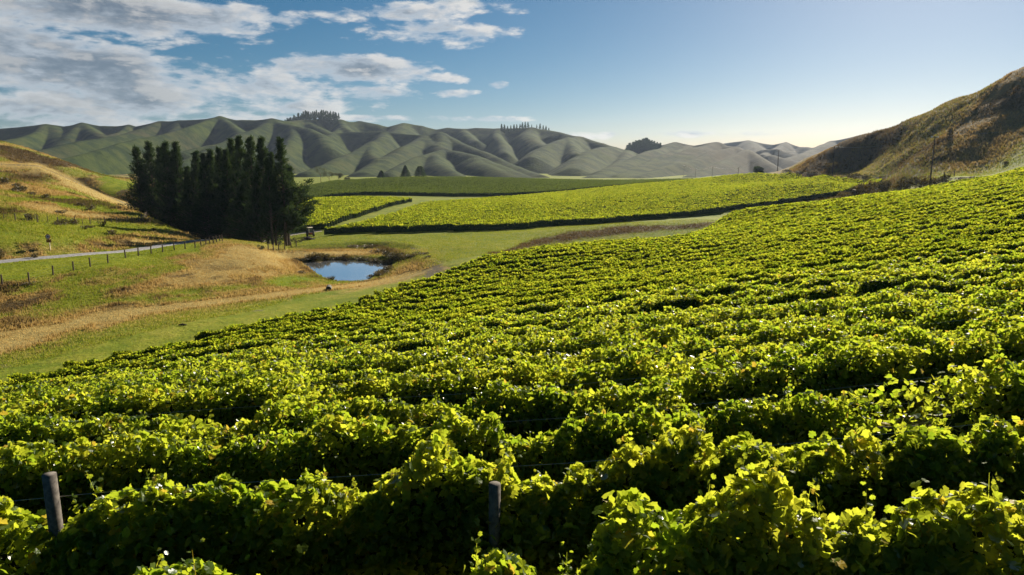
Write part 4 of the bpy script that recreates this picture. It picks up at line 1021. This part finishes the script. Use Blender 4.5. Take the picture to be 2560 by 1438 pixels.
# three conifers on the far crest
def cone_meshes(seed, h, r0, pw, n=7000):
    rg = np.random.default_rng(seed); t = rg.uniform(0.03, 1, n); az = rg.uniform(0, 2 * np.pi, n)
    rr = r0 * np.clip(1.03 - t, 0, 1) ** pw * (0.15 + 0.9 * rg.uniform(0, 1, n) ** 0.6) * (1 + 0.22 * np.sin(az * 5 + t * 30))
    base = np.column_stack([np.cos(az) * rr, np.sin(az) * rr, t * h]); d = np.column_stack([np.cos(az), np.sin(az), rg.normal(0.1, .4, n)])
    V, Fc = blades(base, d, rg.uniform(.25, .6, n), rg.uniform(.08, .16, n), rg); cm = mesh_np('crown', V, Fc, 3); cm.materials.append(M_pine)
    m = MB(); m.tube([(0, 0, -.5), (0, 0, h * .8)], [.22, .06], 7); tm = m.mesh('trunk', True); tm.materials.append(M_bark); return tm, cm
for i, (u, vt, vb, r0, pw, lab) in enumerate([(953, 427, 448, 3.6, .75, 'small broad conifer on the far vineyard crest, left of the pair'), (1013, 414, 447, 4.4, .85, 'tall conical conifer on the far crest, left tree of the pair'), (1050, 416, 447, 4.8, .45, 'rounded dense conifer on the far crest, right tree of the pair')]):
    Y = 548; x, y, z = P(u, vt, Y); g = gz(x, y); h = z - g
    t = empty('conifer', (x, y, g)); me_ = cone_meshes(300 + i, h, r0, pw); link('trunk', me_[0], M_bark, t); link('crown', me_[1], M_pine, t); tag(t, lab, 'conifer')
# gum trees with open crowns
def open_tree(seed, h, r_, n=900):
    rg = np.random.default_rng(seed); r = random.Random(seed); m = MB(); tips = []
    m.tube([(0, 0, -.5), (0.1, 0, h * .35), (0.0, 0.1, h * .6)], [.20, .14, .08], 6)
    for i in range(9):
        a = r.uniform(0, 6.28); t0 = r.uniform(.3, .6); e = (math.cos(a) * r_ * r.uniform(.5, 1), math.sin(a) * r_ * r.uniform(.5, 1), h * r.uniform(.6, .97)); m.tube([(0, 0, h * t0), (e[0] * .5, e[1] * .5, h * t0 + (e[2] - h * t0) * .4), e], [.08, .05, .02], 4, False); tips.append(e)
    tips = np.array(tips); c = tips[rg.integers(0, len(tips), n)] + rg.normal(0, 1, (n, 3)) * np.array([.7, .7, .5]) * r_ * .28
    V, Fc = scatter(c, rg.uniform(.10, .22, n), rg.normal(0, 1, (n, 3)), T_FAR_V, T_FAR_F, None, rg); cm = mesh_np('crown', V, Fc, 3); cm.materials.append(M_gum)
    tm = m.mesh('trunk', True); tm.materials.append(M_bark); return tm, cm
for i, (u, vt, vb, r_, n, lab) in enumerate([(800, 416, 452, 4.2, 700, 'open-crowned gum tree beyond the rightmost pine, taller and sparser one'), (822, 432, 453, 4.4, 1300, 'low spreading gum tree right of the taller sparse one'), (846, 434, 452, 3.2, 2000, 'dense round dark tree at the right end of the gum trees'), (868, 444, 451, 2.4, 1200, 'small low bush on the far crest right of the gum trees')]):
    Y = 535; x, y, z = P(u, vt, Y); g = min(gz(x, y), P(u, vb, Y)[2]); h = z - g
    t = empty('gum_tree' if i < 3 else 'bush', (x, y, g)); me_ = open_tree(320 + i, h, r_, n); link('trunk', me_[0], M_bark, t); link('crown', me_[1], M_gum if i < 2 else M_pine, t); tag(t, lab, 'tree' if i < 3 else 'bush')

# ------------------------------------------------------------------ bushes, scrub, reeds
def bush_mesh(seed, mat, n=900, up=0.6, blade=True, flat=0.8):
    """unit bush: about 1 m wide and 0.8 m high, uneven, many leaves"""
    rg = np.random.default_rng(seed); k = 7
    lc = rg.normal(0, 1, (k, 3)) * np.array([.26, .26, .14]) + np.array([0, 0, .36]); lr = rg.uniform(.14, .27, k)
    i = rg.integers(0, k, n); d = rg.normal(0, 1, (n, 3)); d /= np.linalg.norm(d, axis=1, keepdims=True)
    c = lc[i] + d * (lr[i] * (0.6 + 0.5 * rg.uniform(0, 1, n)))[:, None]; c[:, 2] = np.maximum(c[:, 2] * flat, 0.0)
    if blade: V, Fc = blades(c, d + np.array([0, 0, up]), rg.uniform(.05, .16, n), rg.uniform(.010, .028, n), rg)
    else: V, Fc = scatter(c, rg.uniform(.025, .05, n), rg.normal(0, 1, (n, 3)) + d, T_FAR_V, T_FAR_F, None, rg)
    me = mesh_np('bush', V, Fc, 3); me.materials.append(mat); return me
def tuft_mesh(seed, mat, n=260):
    rg = np.random.default_rng(seed); a = rg.uniform(0, 6.28, n); sp = rg.uniform(0, 1, n) ** 0.7
    base = np.column_stack([np.cos(a) * sp * .14, np.sin(a) * sp * .14, np.zeros(n)]); d = np.column_stack([np.cos(a) * sp * .75, np.sin(a) * sp * .75, np.ones(n)])
    V, Fc = blades(base, d, rg.uniform(.4, 1.0, n), rg.uniform(.012, .026, n), rg); me = mesh_np('tuft', V, Fc, 3); me.materials.append(mat); return me
BUSH = [bush_mesh(400 + i, M_bush) for i in range(4)]; DARKB = [bush_mesh(420 + i, M_reed) for i in range(3)]
TUFT = [tuft_mesh(440 + i, M_reed) for i in range(3)]
def plant(name, mes, u, v, wpx, hpx, label, cat, group=None, Y0=30, Y1=700, z0=0.8):
    x, y, g = hit(u, v, Y0, Y1); s_ = y / F
    o = link(name, random.choice(mes), None); o.location = (x, y, g - 0.05); o.scale = (wpx * s_, wpx * s_, hpx * s_ / z0); o.rotation_euler = (0, 0, random.uniform(0, 6.28))
    return tag(o, label, cat, group)
GS = 'scrub bushes on the left hill'
for (u, v, w_, h_, lab) in [
    (50, 480, 34, 20, 'large brown scrub bush high on the left hill, biggest one of the slope'), (38, 466, 18, 10, 'small brown bush just above the biggest one on the left hill'), (6, 458, 22, 18, 'brown bush at the left edge of the photo high on the hill'),
    (86, 490, 16, 12, 'small bush right below the biggest one on the left hill'), (116, 498, 16, 14, 'small dark bush further right on the same slope as the biggest one'), (207, 515, 18, 12, 'low olive bush left of the dark one near the hill shoulder'),
    (229, 527, 18, 16, 'dark brown bush near the shoulder of the left hill'), (152, 533, 22, 9, 'low faint scrub above the upper fence'), (80, 551, 18, 20, 'dark bush standing in the upper fence line near its left end'),
    (155, 560, 26, 16, 'brown bush in the upper fence line by its middle'), (180, 560, 20, 16, 'dark bush right of the brown one in the upper fence line'), (147, 564, 16, 10, 'low bush below the fence left of the brown one'), (257, 567, 12, 16, 'upright olive bush just below the upper fence'),
    (275, 589, 18, 16, 'dark rounded tussock alone on the green slope below the fence'), (212, 574, 12, 12, 'small russet bush under the upper fence'), (226, 570, 16, 8, 'low russet bush beside the small one under the fence'), (362, 558, 24, 15, 'dark bush at the right end of the upper fence by the gate'),
    (385, 578, 12, 10, 'small bush right of the gate end on the green slope'), (83, 647, 14, 16, 'dark bush beside the road left of the sign'), (0, 648, 18, 34, 'dark bush at the left edge beside the road'), (372, 618, 14, 12, 'small bush above the road halfway to the crest'), (432, 590, 12, 8, 'small brown tuft near the foot of the hill edge'), (405, 562, 12, 8, 'small brown bush on the hill edge against the pines'), (70, 712, 34, 9, 'dark low scrub at the foot of the second post of the lower fence')]:
    plant('scrub_bush', BUSH, u, v, w_ * 1.15, h_ * 1.1, lab, 'bush', GS)
# dark round tree beyond the left hill
x, y, z = P(276, 438, 330); o = link('round_tree', bush_mesh(450, M_pine, 3000, 0.2, False, 1.0), M_pine); o.location = (x, y, min(gz(x, y), z)); o.scale = (6.4, 6.4, 5.0); tag(o, 'lone dark round tree on the pale slope left of the pines', 'tree')
x, y, z = P(1893, 432, 430); o = link('round_tree', bush_mesh(451, M_pine, 3000, 0.4, False, 1.0), M_pine); o.location = (x, y, z - 0.8); o.scale = (9.0, 9.0, 7.2); tag(o, 'lone dark bushy tree beside the power line where the right hill ends', 'tree')
GR = 'scrub along the foot of the right hill'
for (u, v, w_, h_, mt, lab) in [
    (2128, 448, 34, 14, 1, 'dark green shrub beside the second nearest power pole'), (2156, 449, 26, 12, 1, 'dark green shrub right of the one by the second nearest pole'), (2092, 448, 26, 9, 0, 'low brown shrub at the foot of the second nearest pole'), (2060, 440, 26, 9, 0, 'low brown scrub left of the second nearest pole'),
    (2030, 437, 30, 9, 1, 'low dark scrub halfway between the second and third nearest poles'), (1998, 434, 28, 9, 0, 'brown scrub left of the halfway dark scrub'), (1972, 432, 26, 8, 1, 'dark scrub just right of the third nearest pole'),
    (2172, 488, 56, 40, 0, 'big reddish-brown bush at the corner of the middle block'), (2142, 493, 44, 30, 1, 'dark bush left of the big reddish-brown one'), (2112, 498, 44, 22, 0, 'low brown bush at the left tip of the hedge of bushes'), (2212, 484, 44, 34, 1, 'dark bluish-green bush right of the big reddish-brown one'),
    (2245, 479, 46, 30, 0, 'brown bush second from the right in the hedge of bushes'), (2272, 474, 40, 30, 1, 'dark bush at the right end of the hedge of bushes'), (2322, 468, 54, 32, 0, 'reddish bush at the foot of the nearest power pole'), (2352, 464, 46, 26, 1, 'dark bush right of the nearest power pole'), (2205, 449, 26, 8, 1, 'dark green shrub alone on the grass below the right hill'),
    (2080, 420, 22, 16, 0, 'reddish bush on the slope right behind the second nearest pole'), (2440, 447, 40, 6, 1, 'low dark scrub right of the gate'), (2405, 449, 30, 6, 1, 'low dark scrub under the gate'), (2375, 342, 14, 22, 1, 'upright dark bush on the right hillside beside the pole top'), (2245, 350, 20, 12, 1, 'dark bush high on the right hillside'), (2515, 412, 12, 10, 1, 'small dark bush on the right hillside near the photo edge')]:
    plant('scrub_bush', (BUSH, DARKB)[mt], u, v, w_ * 1.1, h_ * 1.15, lab, 'bush', GR, 150, 700)
GP = 'reeds and tussocks round the pond'
REEDS = [(786, 652, 30, 24, 0), (760, 655, 34, 9, 1), (742, 653, 26, 8, 1), (806, 651, 30, 14, 1), (826, 651, 26, 10, 1), (843, 651, 24, 10, 1), (868, 651, 22, 19, 0), (884, 652, 30, 10, 1), (905, 652, 26, 10, 1), (857, 651, 20, 13, 0), (925, 655, 30, 12, 1), (938, 658, 24, 16, 0), (955, 660, 26, 12, 1), (972, 662, 26, 16, 1), (985, 652, 28, 18, 1), (1003, 648, 26, 14, 0), (1020, 645, 30, 11, 0), (972, 675, 24, 14, 0), (958, 684, 30, 14, 0), (942, 690, 26, 13, 0), (928, 695, 24, 10, 1), (968, 640, 26, 14, 1), (990, 640, 26, 12, 0), (828, 702, 20, 12, 2), (838, 703, 12, 8, 2), (748, 684, 34, 7, 1), (816, 650, 18, 16, 0), (775, 650, 20, 16, 0), (950, 632, 36, 12, 0), (915, 622, 36, 10, 0), (880, 618, 36, 7, 0), (1055, 636, 30, 7, 0), (1070, 645, 24, 6, 1)]
GPL = {0: 'brown tussock', 1: 'green tussock', 2: 'spiky reed clump'}
for i, (u, v, w_, h_, mt) in enumerate(REEDS):
    where = 'on the back bank of the pond' if (v < 657 and u < 930) else ('at the front edge of the pond' if u < 850 else ('right of the pond' if v > 668 else 'beyond the pond corner'))
    side = sum(1 for q in REEDS[:i] if q[4] == mt) + 1
    plant('reed_clump' if mt == 2 else 'tussock', (BUSH, DARKB, TUFT)[mt], u, v, w_ * 1.1, h_ * 1.15, f'{GPL[mt]} {where}, {nth(sorted(q[0] for q in REEDS if q[4] == mt).index(u) + 1)} such from the left', 'tussock', GP, 80, 160, 0.8 if mt < 2 else 0.9)

# ------------------------------------------------------------------ fences
def round_post(r_, h): m = MB(); m.tube([(0, 0, -.3), (0, 0, h)], [r_, r_ * .92], 8); me = m.mesh('post', False); me.materials.append(M_fence); return me
FP = round_post(0.085, 1.2); FB = round_post(0.05, 1.1)
def fence(pix, label, hts, wires, thick=1.0, name='wire_fence', Y0=60, Y1=200):
    pts = [hit(u, v, Y0, Y1) for u, v in pix]
    t = empty(name, pts[0]); o = Vector(pts[0])
    for i, p in enumerate(pts):
        big = hts[i % len(hts)]
        c = link('post', FP if big else FB, None, t); c.location = Vector(p) - o; c.scale = (thick, thick, 1.0 if big else .95); c.rotation_euler = (random.uniform(-.05, .05), random.uniform(-.05, .05), 0)
    for hw in wires:
        m = MB(); q = []
        for a, b in zip(pts[:-1], pts[1:]):
            q.append(Vector(a) + Vector((0, 0, hw)) - o); mid = (Vector(a) + Vector(b)) / 2 - o + Vector((0, 0, hw - .02)); q.append(mid)
        q.append(Vector(pts[-1]) + Vector((0, 0, hw)) - o); m.tube(q, 0.006, 3); m.build('wire', M_wire, t)
    return tag(t, label, 'fence')
fence([(6, 712), (73, 706), (133, 688), (184, 677), (226, 667), (270, 658), (314, 645), (346, 640), (378, 635), (407, 631), (436, 626), (463, 623), (488, 620), (503, 617), (515, 614), (525, 611), (534, 609), (542, 607), (550, 605), (556, 604)], 'post and wire fence below the gravel road, running up the dry bank', [1], (.35, .65, 1.0), 1.15)
fence([(10, 549), (39, 552), (68, 553), (94, 557), (120, 556), (145, 561), (166, 560), (187, 559), (207, 563), (226, 562), (246, 560), (262, 558), (279, 558), (292, 558), (308, 556), (319, 557), (326, 558), (331, 558), (338, 558), (347, 556), (352, 553)], 'post and wire fence across the left hill above the green slope', [0, 1], (.3, .55, .8, 1.0), 1.0)
# small wooden gate where the upper fence ends
def gate(p0, p1, h, label, bars=4, mat=None, extra=True):
    t = empty('farm_gate', p0); a = Vector((0, 0, 0)); b = Vector(p1) - Vector(p0); L = b.length
    for q in (a, b):
        m = MB(); m.tube([q + Vector((0, 0, -.3)), q + Vector((0, 0, h + .25))], 0.10, 8); m.build('gate_post', mat or M_fence, t)
    m = MB()
    for i in range(bars):
        z = 0.2 + (h - .25) * i / (bars - 1); m.tube([a + Vector((0, 0, z)) + b * .03, b * .97 + Vector((0, 0, z))], 0.035, 5)
    for f_ in (.04, .35, .65, .96): m.tube([b * f_ + Vector((0, 0, .15)), b * f_ + Vector((0, 0, h))], 0.03, 5)
    m.tube([b * .04 + Vector((0, 0, .2)), b * .96 + Vector((0, 0, h - .05))], 0.03, 5)
    m.build('gate_leaf', mat or M_fence, t); return tag(t, label, 'gate')
gate(hit(355, 551, 60, 200), hit(368, 545, 60, 200), 1.15, 'small wooden gate at the right end of the upper fence, against the pines')
p0 = hit(2359, 445, 150, 400); gate(p0, (p0[0] + 4.2, p0[1] + 2.0, gz(p0[0] + 4.2, p0[1] + 2.0)), 1.4, 'grey farm gate on the slope right of the nearest power pole', 4, M_post)
# end fence by the bare trunks
fence([(671, 627), (684, 627), (697, 626), (712, 624), (728, 620), (741, 616)], 'short run of pale fence posts beneath the rightmost pines', [1], (.4, .9), 1.2, Y0=105, Y1=180)

# ------------------------------------------------------------------ power line
def power_pole(base, h, label, ang=0.3, big=False):
    t = empty('power_pole', base, ang); m = MB(); m.tube([(0, 0, -.5), (0.02, 0, h)], [0.19, 0.13], 10); m.build('pole', M_pole, t)
    m = MB(); m.box((0, .12, h - .25), (2.6, .12, .14)); m.build('crossarm', M_pole, t)
    for sx in (-1.15, -.55, .55, 1.15):
        m = MB(); m.tube([(sx, .12, h - .18), (sx, .12, h - .08), (sx, .12, h - .06), (sx, .12, h + .02), (sx, .12, h + .06)], [.03, .03, .09, .08, .03], 8); m.build('insulator', M_ceramic, t)
    if big:
        for sx in (-1.15, 1.15):
            for q in range(2): 
                m = MB(); m.tube([(sx + .10 * q, -.02 + .1 * q, h - .34), (sx + .1 * q, -.02, h + .02)], [.10, .07], 8); m.build('insulator', M_ceramic, t)
    return tag(t, label, 'power pole', 'power poles along the foot of the right hill')
POLES = [(2325, 456, 188, 341, 'nearest and tallest power pole, white insulators on its crossarm'), (2080, 446, 270, 367, 'second nearest power pole, standing in front of the right hill'), (1943, 434, 370, 376, 'third nearest power pole, where the right hill meets the crest'),
         (1845, 442, 480, 419, 'fourth nearest power pole, short against the far hill'), (1780, 450, 600, 417, 'fifth nearest power pole, rising from behind the middle block'), (1738, 447, 720, 422, 'second smallest power pole, far off at the left'), (1709, 446, 800, 414, 'smallest and most distant power pole, farthest left')]
tops = []
for i, (u, vb, Y, vt, lab) in enumerate(POLES):
    x, y, zb = P(u, vb, Y); zt = P(u, vt, Y)[2]; g = gz(x, y) if Y < 460 else min(gz(x, y), zb)
    power_pole((x, y, g), zt - g, lab, 0.35, i == 0); tops.append((x, y, zt))
x0, y0, z0 = P(2990, 250, 120)
tops = [(x0, y0, z0)] + tops
def _xf(p, sx, ang=0.35): return Vector((p[0] + sx * math.cos(ang), p[1] + sx * math.sin(ang), p[2] - .02))
for sx, nm in ((-1.15, 'left'), (1.15, 'right')):
    m = MB()
    for a, b in zip(tops[:-1], tops[1:]):
        A, B_ = _xf(a, sx), _xf(b, sx); m.tube([A.lerp(B_, s_) - Vector((0, 0, 4 * 1.2 * s_ * (1 - s_))) for s_ in np.linspace(0, 1, 13)], 0.012, 3)
    o = m.build('power_line', M_wire); tag(o, f'thin overhead power line strung on the {nm} ends of the crossarms', 'power line', 'overhead lines')

# ------------------------------------------------------------------ road sign
M_red = simple('sign_red', (0.16, 0.014, 0.010), 0.5, 0.4, var=0.1); M_signw = simple('sign_white', (0.55, 0.56, 0.62), 0.5, 0.3, var=0.1); M_signb = simple('sign_marks', (0.10, 0.10, 0.19), 0.5, 0.3, var=0.3); M_plate = simple('sign_plate', (0.20, 0.10, 0.015), 0.6, 0.3, var=0.2); M_wpost = simple('white_post', (0.62, 0.52, 0.38), 0.7, 0.2, var=0.15)
bx, by, bg = hit(126, 626, 60, 200); k_ = by / F
t = empty('road_sign', (bx, by, bg)); H_ = 41 * k_
m = MB(); m.box((0, 0, H_ * .42 - .1), (.10, .08, H_ * .84 + .2)); m.build('post', M_wpost, t)
def disc(r_, y_, th, z): m = MB(); m.tube([(-0.08, y_, z), (-0.08, y_ - th, z)], r_, 32); return m
zc = H_ - 6.6 * k_; rr = 6.3 * k_
disc(rr, -.05, .02, zc).build('sign_disc', M_red, t); disc(rr * .70, -.073, .004, zc).build('sign_face', M_signw, t)
disc(rr * .42, -.079, .004, zc).build('sign_mark', M_signb, t)
m = MB(); m.box((-.02, -.06, H_ - 17.2 * k_), (12.5 * k_, .02, 8.0 * k_)); m.build('lower_plate', M_plate, t)
tag(t, 'round red-rimmed road sign above a brown plate on a pale post beside the gravel road', 'road sign')

# ------------------------------------------------------------------ pipe end, tractor, piles by the pines
M_black = simple('rubber_and_pipe_shade', (0.012, 0.012, 0.014), 0.7, 0.3, var=0.2); M_conc = simple('pale_concrete', (0.13, 0.125, 0.11), 0.9, 0.2, var=0.2)  # black serves the tyres and the painted dark inside the pipe
px_, py_, pg_ = hit(822, 726, 60, 140)
t = empty('culvert_pipe', (px_, py_, pg_ + .22), R(12)); m = MB(); n = 24
ro, ri = 0.34, 0.27; vs = []; fs = []
for y_ in (-.45, .9):
    for r_ in (ro, ri):
        for j in range(n): vs.append((r_ * math.cos(2 * math.pi * j / n), y_, r_ * math.sin(2 * math.pi * j / n)))
for j in range(n):
    k2 = (j + 1) % n; fs += [(j, k2, n + k2, n + j), (j, 2 * n + j, 2 * n + k2, k2), (n + j, n + k2, 3 * n + k2, 3 * n + j), (2 * n + j, 3 * n + j, 3 * n + k2, 2 * n + k2)]
m.add(vs, fs); m.build('pipe_wall', M_conc, t); m = MB(); m.tube([(0, -.40, 0), (0, .85, 0)], ri - .004, 24); m.build('pipe_shade_plug', M_black, t)  # black plug fills the bore, painted in place of the shade inside
tag(t, 'dark round end of a culvert pipe in the grass in front of the pond', 'pipe')
M_trac = simple('dark_tractor_paint', (0.03, 0.035, 0.05), 0.4, 0.5, var=0.1); M_orange = simple('orange_panel', (0.55, 0.12, 0.03), 0.5, 0.4, var=0.1); M_glass = simple('cab_glass', (0.10, 0.14, 0.16), 0.1, 0.8, var=0.05); M_cream = simple('cream_panel', (0.75, 0.66, 0.48), 0.5, 0.4, var=0.05)
tx, ty, tz = hit(776, 591, 120, 240); t = empty('tractor', (tx, ty, tz), R(-160))
m = MB(); m.box((0, .55, .75), (.95, 1.7, .55)); m.box((0, -.5, .7), (1.1, .9, .35)); m.build('body', M_trac, t)
m = MB(); m.box((0, 1.42, .80), (.80, .06, .42)); m.box((-.48, .7, .85), (.03, 1.0, .3)); m.box((.48, .7, .85), (.03, 1.0, .3)); m.build('hood_panel', M_orange, t)
m = MB()
for sx in (-.5, .5):
    for sy in (-1.0, .0): m.box((sx, sy, 1.45), (.07, .07, 1.1))
m.build('cab_frame', M_trac, t); m = MB(); m.box((0, -.5, 2.02), (1.25, 1.3, .10)); m.build('cab_roof', M_cream, t)
m = MB(); m.box((0, .0, 1.45), (.92, .02, .85)); m.box((0, -1.0, 1.45), (.92, .02, .85)); m.build('windscreen', M_glass, t)
m = MB(); m.tube([(.3, .9, 1.0), (.3, .9, 1.9)], .05, 8); m.build('exhaust', M_cream, t)
for sx in (-.72, .72):
    for sy, r_ in ((-.7, .72), (1.1, .42)):
        wq = empty('wheel', (sx, sy, r_)); wq.parent = t
        m = MB(); m.tube([(-.17, 0, 0), (-.12, 0, 0), (.12, 0, 0), (.17, 0, 0)], [r_ * .9, r_, r_, r_ * .9], 20); m.build('tyre', M_black, wq)
        m = MB(); m.tube([(-.18, 0, 0), (.18, 0, 0)], r_ * .5, 16); m.build('rim', M_orange, wq)
tag(t, 'small dark tractor with orange panels and pale cab roof parked between pines and vine rows', 'tractor')
def rubble(name, u, v, w_, h_, mat, label, cat, n=40, seed=1, Y0=100, Y1=260):
    x, y, g = hit(u, v, Y0, Y1); r = random.Random(seed); s_ = y / F; W_ = w_ * s_; H__ = h_ * s_; m = MB()
    for i in range(n):
        f_ = r.random(); q = r.uniform(-1, 1); z = H__ * (1 - abs(q)) * r.uniform(.1, .95); m.box((q * W_ / 2, r.uniform(-.8, .8), z), (r.uniform(.2, .6), r.uniform(.2, .5), r.uniform(.15, .4)), r.uniform(0, 3))
    o = m.build(name, mat, None, False, (x, y, g - .05)); return tag(o, label, cat)
rubble('rubble_pile', 772, 600, 26, 11, simple('dark_rubble', (0.07, 0.055, 0.06), 0.9, .2, var=.5), 'dark heap of rubble in front of the tractor', 'rubble pile', 60, 3)
rubble('firewood_pile', 712, 598, 16, 7, simple('russet_wood', (0.20, 0.07, 0.04), 0.9, .2, var=.5), 'low reddish heap of firewood between the bare pine trunks', 'firewood pile', 36, 4)
rubble('firewood_pile', 696, 597, 10, 7, simple('grey_wood', (0.22, 0.17, 0.17), 0.9, .2, var=.5), 'greyish heap of firewood left of the reddish heap', 'firewood pile', 24, 5)
x, y, g = hit(728, 590, 120, 240); o = strip('path', [(x - 9, y - 2), (x, y + 2), (x + 7, y + 5)], 4.0, simple('pale_hardstanding', (0.42, 0.37, 0.30), .9, .1, var=.2, scale=1.5), .08, .2); tag(o, 'pale bare hardstanding left of the tractor', kind='structure')
for (u, v, w_, h_, lab) in [(731, 604, 16, 12, 'pale green shrub right of the rightmost trunk'), (745, 606, 18, 10, 'grey-green shrub between the trunk and the rubble heap'), (700, 612, 20, 14, 'dark shrub between the two bare trunks'), (757, 603, 14, 9, 'small shrub just left of the rubble heap'), (655, 625, 22, 16, 'dark shrub under the pines above the dry bank')]:
    plant('shrub', [bush_mesh(460, M_gum, 700, .3, False)], u, v, w_, h_, lab, 'shrub', None, 100, 220)
# stray log and stump on the grass track
x, y, g = hit(456, 814, 40, 90); m = MB(); m.tube([(-.35, 0, .06), (0, .05, .1), (.4, 0, .05)], [.06, .09, .05], 7); o = m.build('log', M_bark, None, True, (x, y, g)); tag(o, 'short dark log lying on the green track', 'log')

# ------------------------------------------------------------------ rank grass: tufts over the banks and the left hill
def grass(n, region, size, name, label, seed, Y0, Y1, X0, X1, lean=0.35):
    rg = np.random.default_rng(seed); V_ = []; F_ = []; Cc = []; k = 0; tot = 0
    x = rg.uniform(X0, X1, n * 6); y = rg.uniform(Y0, Y1, n * 6)
    a = np.abs(x) / y < 0.86; x, y = x[a], y[a]
    keep = rg.uniform(0, 1, len(x)) < region(x, y); x, y = x[keep][:n], y[keep][:n]
    z = ground_z(x, y); cv = cover(x, y, z)
    s_ = size * (0.6 + 0.8 * rg.uniform(0, 1, len(x))) * (0.5 + 0.6 * np.minimum(cv[:, 0], 1) + 0.5 * cv[:, 1])
    s_ = s_ * np.where(cv[:, 0] > 1.0, 0.5, 1.0)
    if Y1 < 180: s_ = s_ * np.where(poly_sd(x, y, NEAR_POLY) < 13, 0.42, 1.0)
    for b in range(3):
        base = np.column_stack([x + rg.normal(0, .12, len(x)), y + rg.normal(0, .12, len(x)), z - 0.03]); d = np.column_stack([rg.normal(0, lean, len(x)), rg.normal(0, lean, len(x)), np.ones(len(x))])
        v, f = blades(base, d, s_ * rg.uniform(.7, 1.2, len(x)), s_ * rg.uniform(.10, .2, len(x)), rg); V_.append(v); F_.append(f); Cc.append(np.repeat(cv, 4, 0))
    V, Fc = merge_geo(list(zip(V_, F_))); me = mesh_np(name, V, Fc, 3); vcol(me, np.vstack(Cc)); o = link(name, me, M_tuft); tag(o, label, kind='stuff'); return o
def tuft_material():
    m, t, o = newmat('rank_grass'); at = t.node('ShaderNodeAttribute', attribute_name='cover'); s = t.node('ShaderNodeSeparateColor'); t.l.new(at.outputs['Color'], s.inputs[0])
    g = t.node('ShaderNodeNewGeometry'); r = g.outputs['Random Per Island']
    n = t.noise(g.outputs['Position'], 0.4, 4)
    rr_ = t.math('MULTIPLY', t.math('SUBTRACT', t.math('ADD', t.math('MULTIPLY', r, .5), t.math('MULTIPLY', n, .5)), .5), 1.0)
    gr = t.mix(r, (0.16, 0.220, 0.012), (0.36, 0.37, 0.032)); dr = t.mix(r, (0.34, 0.21, 0.066), (0.58, 0.41, 0.15)); bw = t.mix(r, (0.08, 0.052, 0.024), (0.18, 0.12, 0.05))
    c = t.mix(t.ramp(t.math('ADD', s.outputs[0], rr_), .15, .85), gr, dr); c = t.mix(t.ramp(s.outputs[0], 1.0, 1.6), c, (0.56, 0.41, 0.155)); c = t.mix(t.ramp(t.math('ADD', s.outputs[1], rr_), .2, .9), c, bw)
    d = t.node('ShaderNodeBsdfDiffuse'); t.l.new(c, d.inputs[0]); tl = t.node('ShaderNodeBsdfTranslucent'); t.l.new(c, tl.inputs[0]); mx = t.node('ShaderNodeMixShader'); mx.inputs[0].default_value = .4
    t.l.new(d.outputs[0], mx.inputs[1]); t.l.new(tl.outputs[0], mx.inputs[2]); t.l.new(mx.outputs[0], o.inputs[0]); return m
M_tuft = tuft_material()
def reg_valley(x, y):
    near = poly_sd(x, y, NEAR_POLY); r_ = (near > 0.6) & (poly_sd(x, y, POND_XY) > 0.2) & (line_d(x, y, ROAD_XY) > 1.9) & (poly_sd(x, y, B1) > 1.5)
    return r_ * np.clip(90 / y, 0, 1) ** 1.5
grass(190000, reg_valley, 0.25, 'grass', 'rank grass over the banks, the track and the pond edge', 91, 44, 175, -120, 75)
grass(60000, lambda x, y: (x < -0.40 * y - 10) * np.clip(130 / y, 0, 1) ** 1.2 * (line_d(x, y, ROAD_XY) > 1.9), 0.42, 'grass', 'dry tussocky grass over the left hill', 92, 100, 290, -240, -40)
grass(60000, lambda x, y: ((x > 0.40 * y) & (y > 190)) * 1.0, 0.48, 'grass', 'brown tussocky grass over the right hill', 93, 190, 330, 70, 280)

# ------------------------------------------------------------------ haze: one closed box of even thin air
mb = MB(); mb.box((0, 1450, 57.5), (5400, 3100, 175)); 
mh, th, oh = newmat('thin_haze'); pv = th.node('ShaderNodeVolumePrincipled'); pv.inputs['Color'].default_value = (0.62, 0.76, 1.0, 1); pv.inputs['Density'].default_value = 0.00005; pv.inputs['Anisotropy'].default_value = 0.35
th.l.new(pv.outputs[0], oh.inputs['Volume']); o = mb.build('haze', mh); tag(o, 'thin blue haze in the air over the valley', kind='stuff')
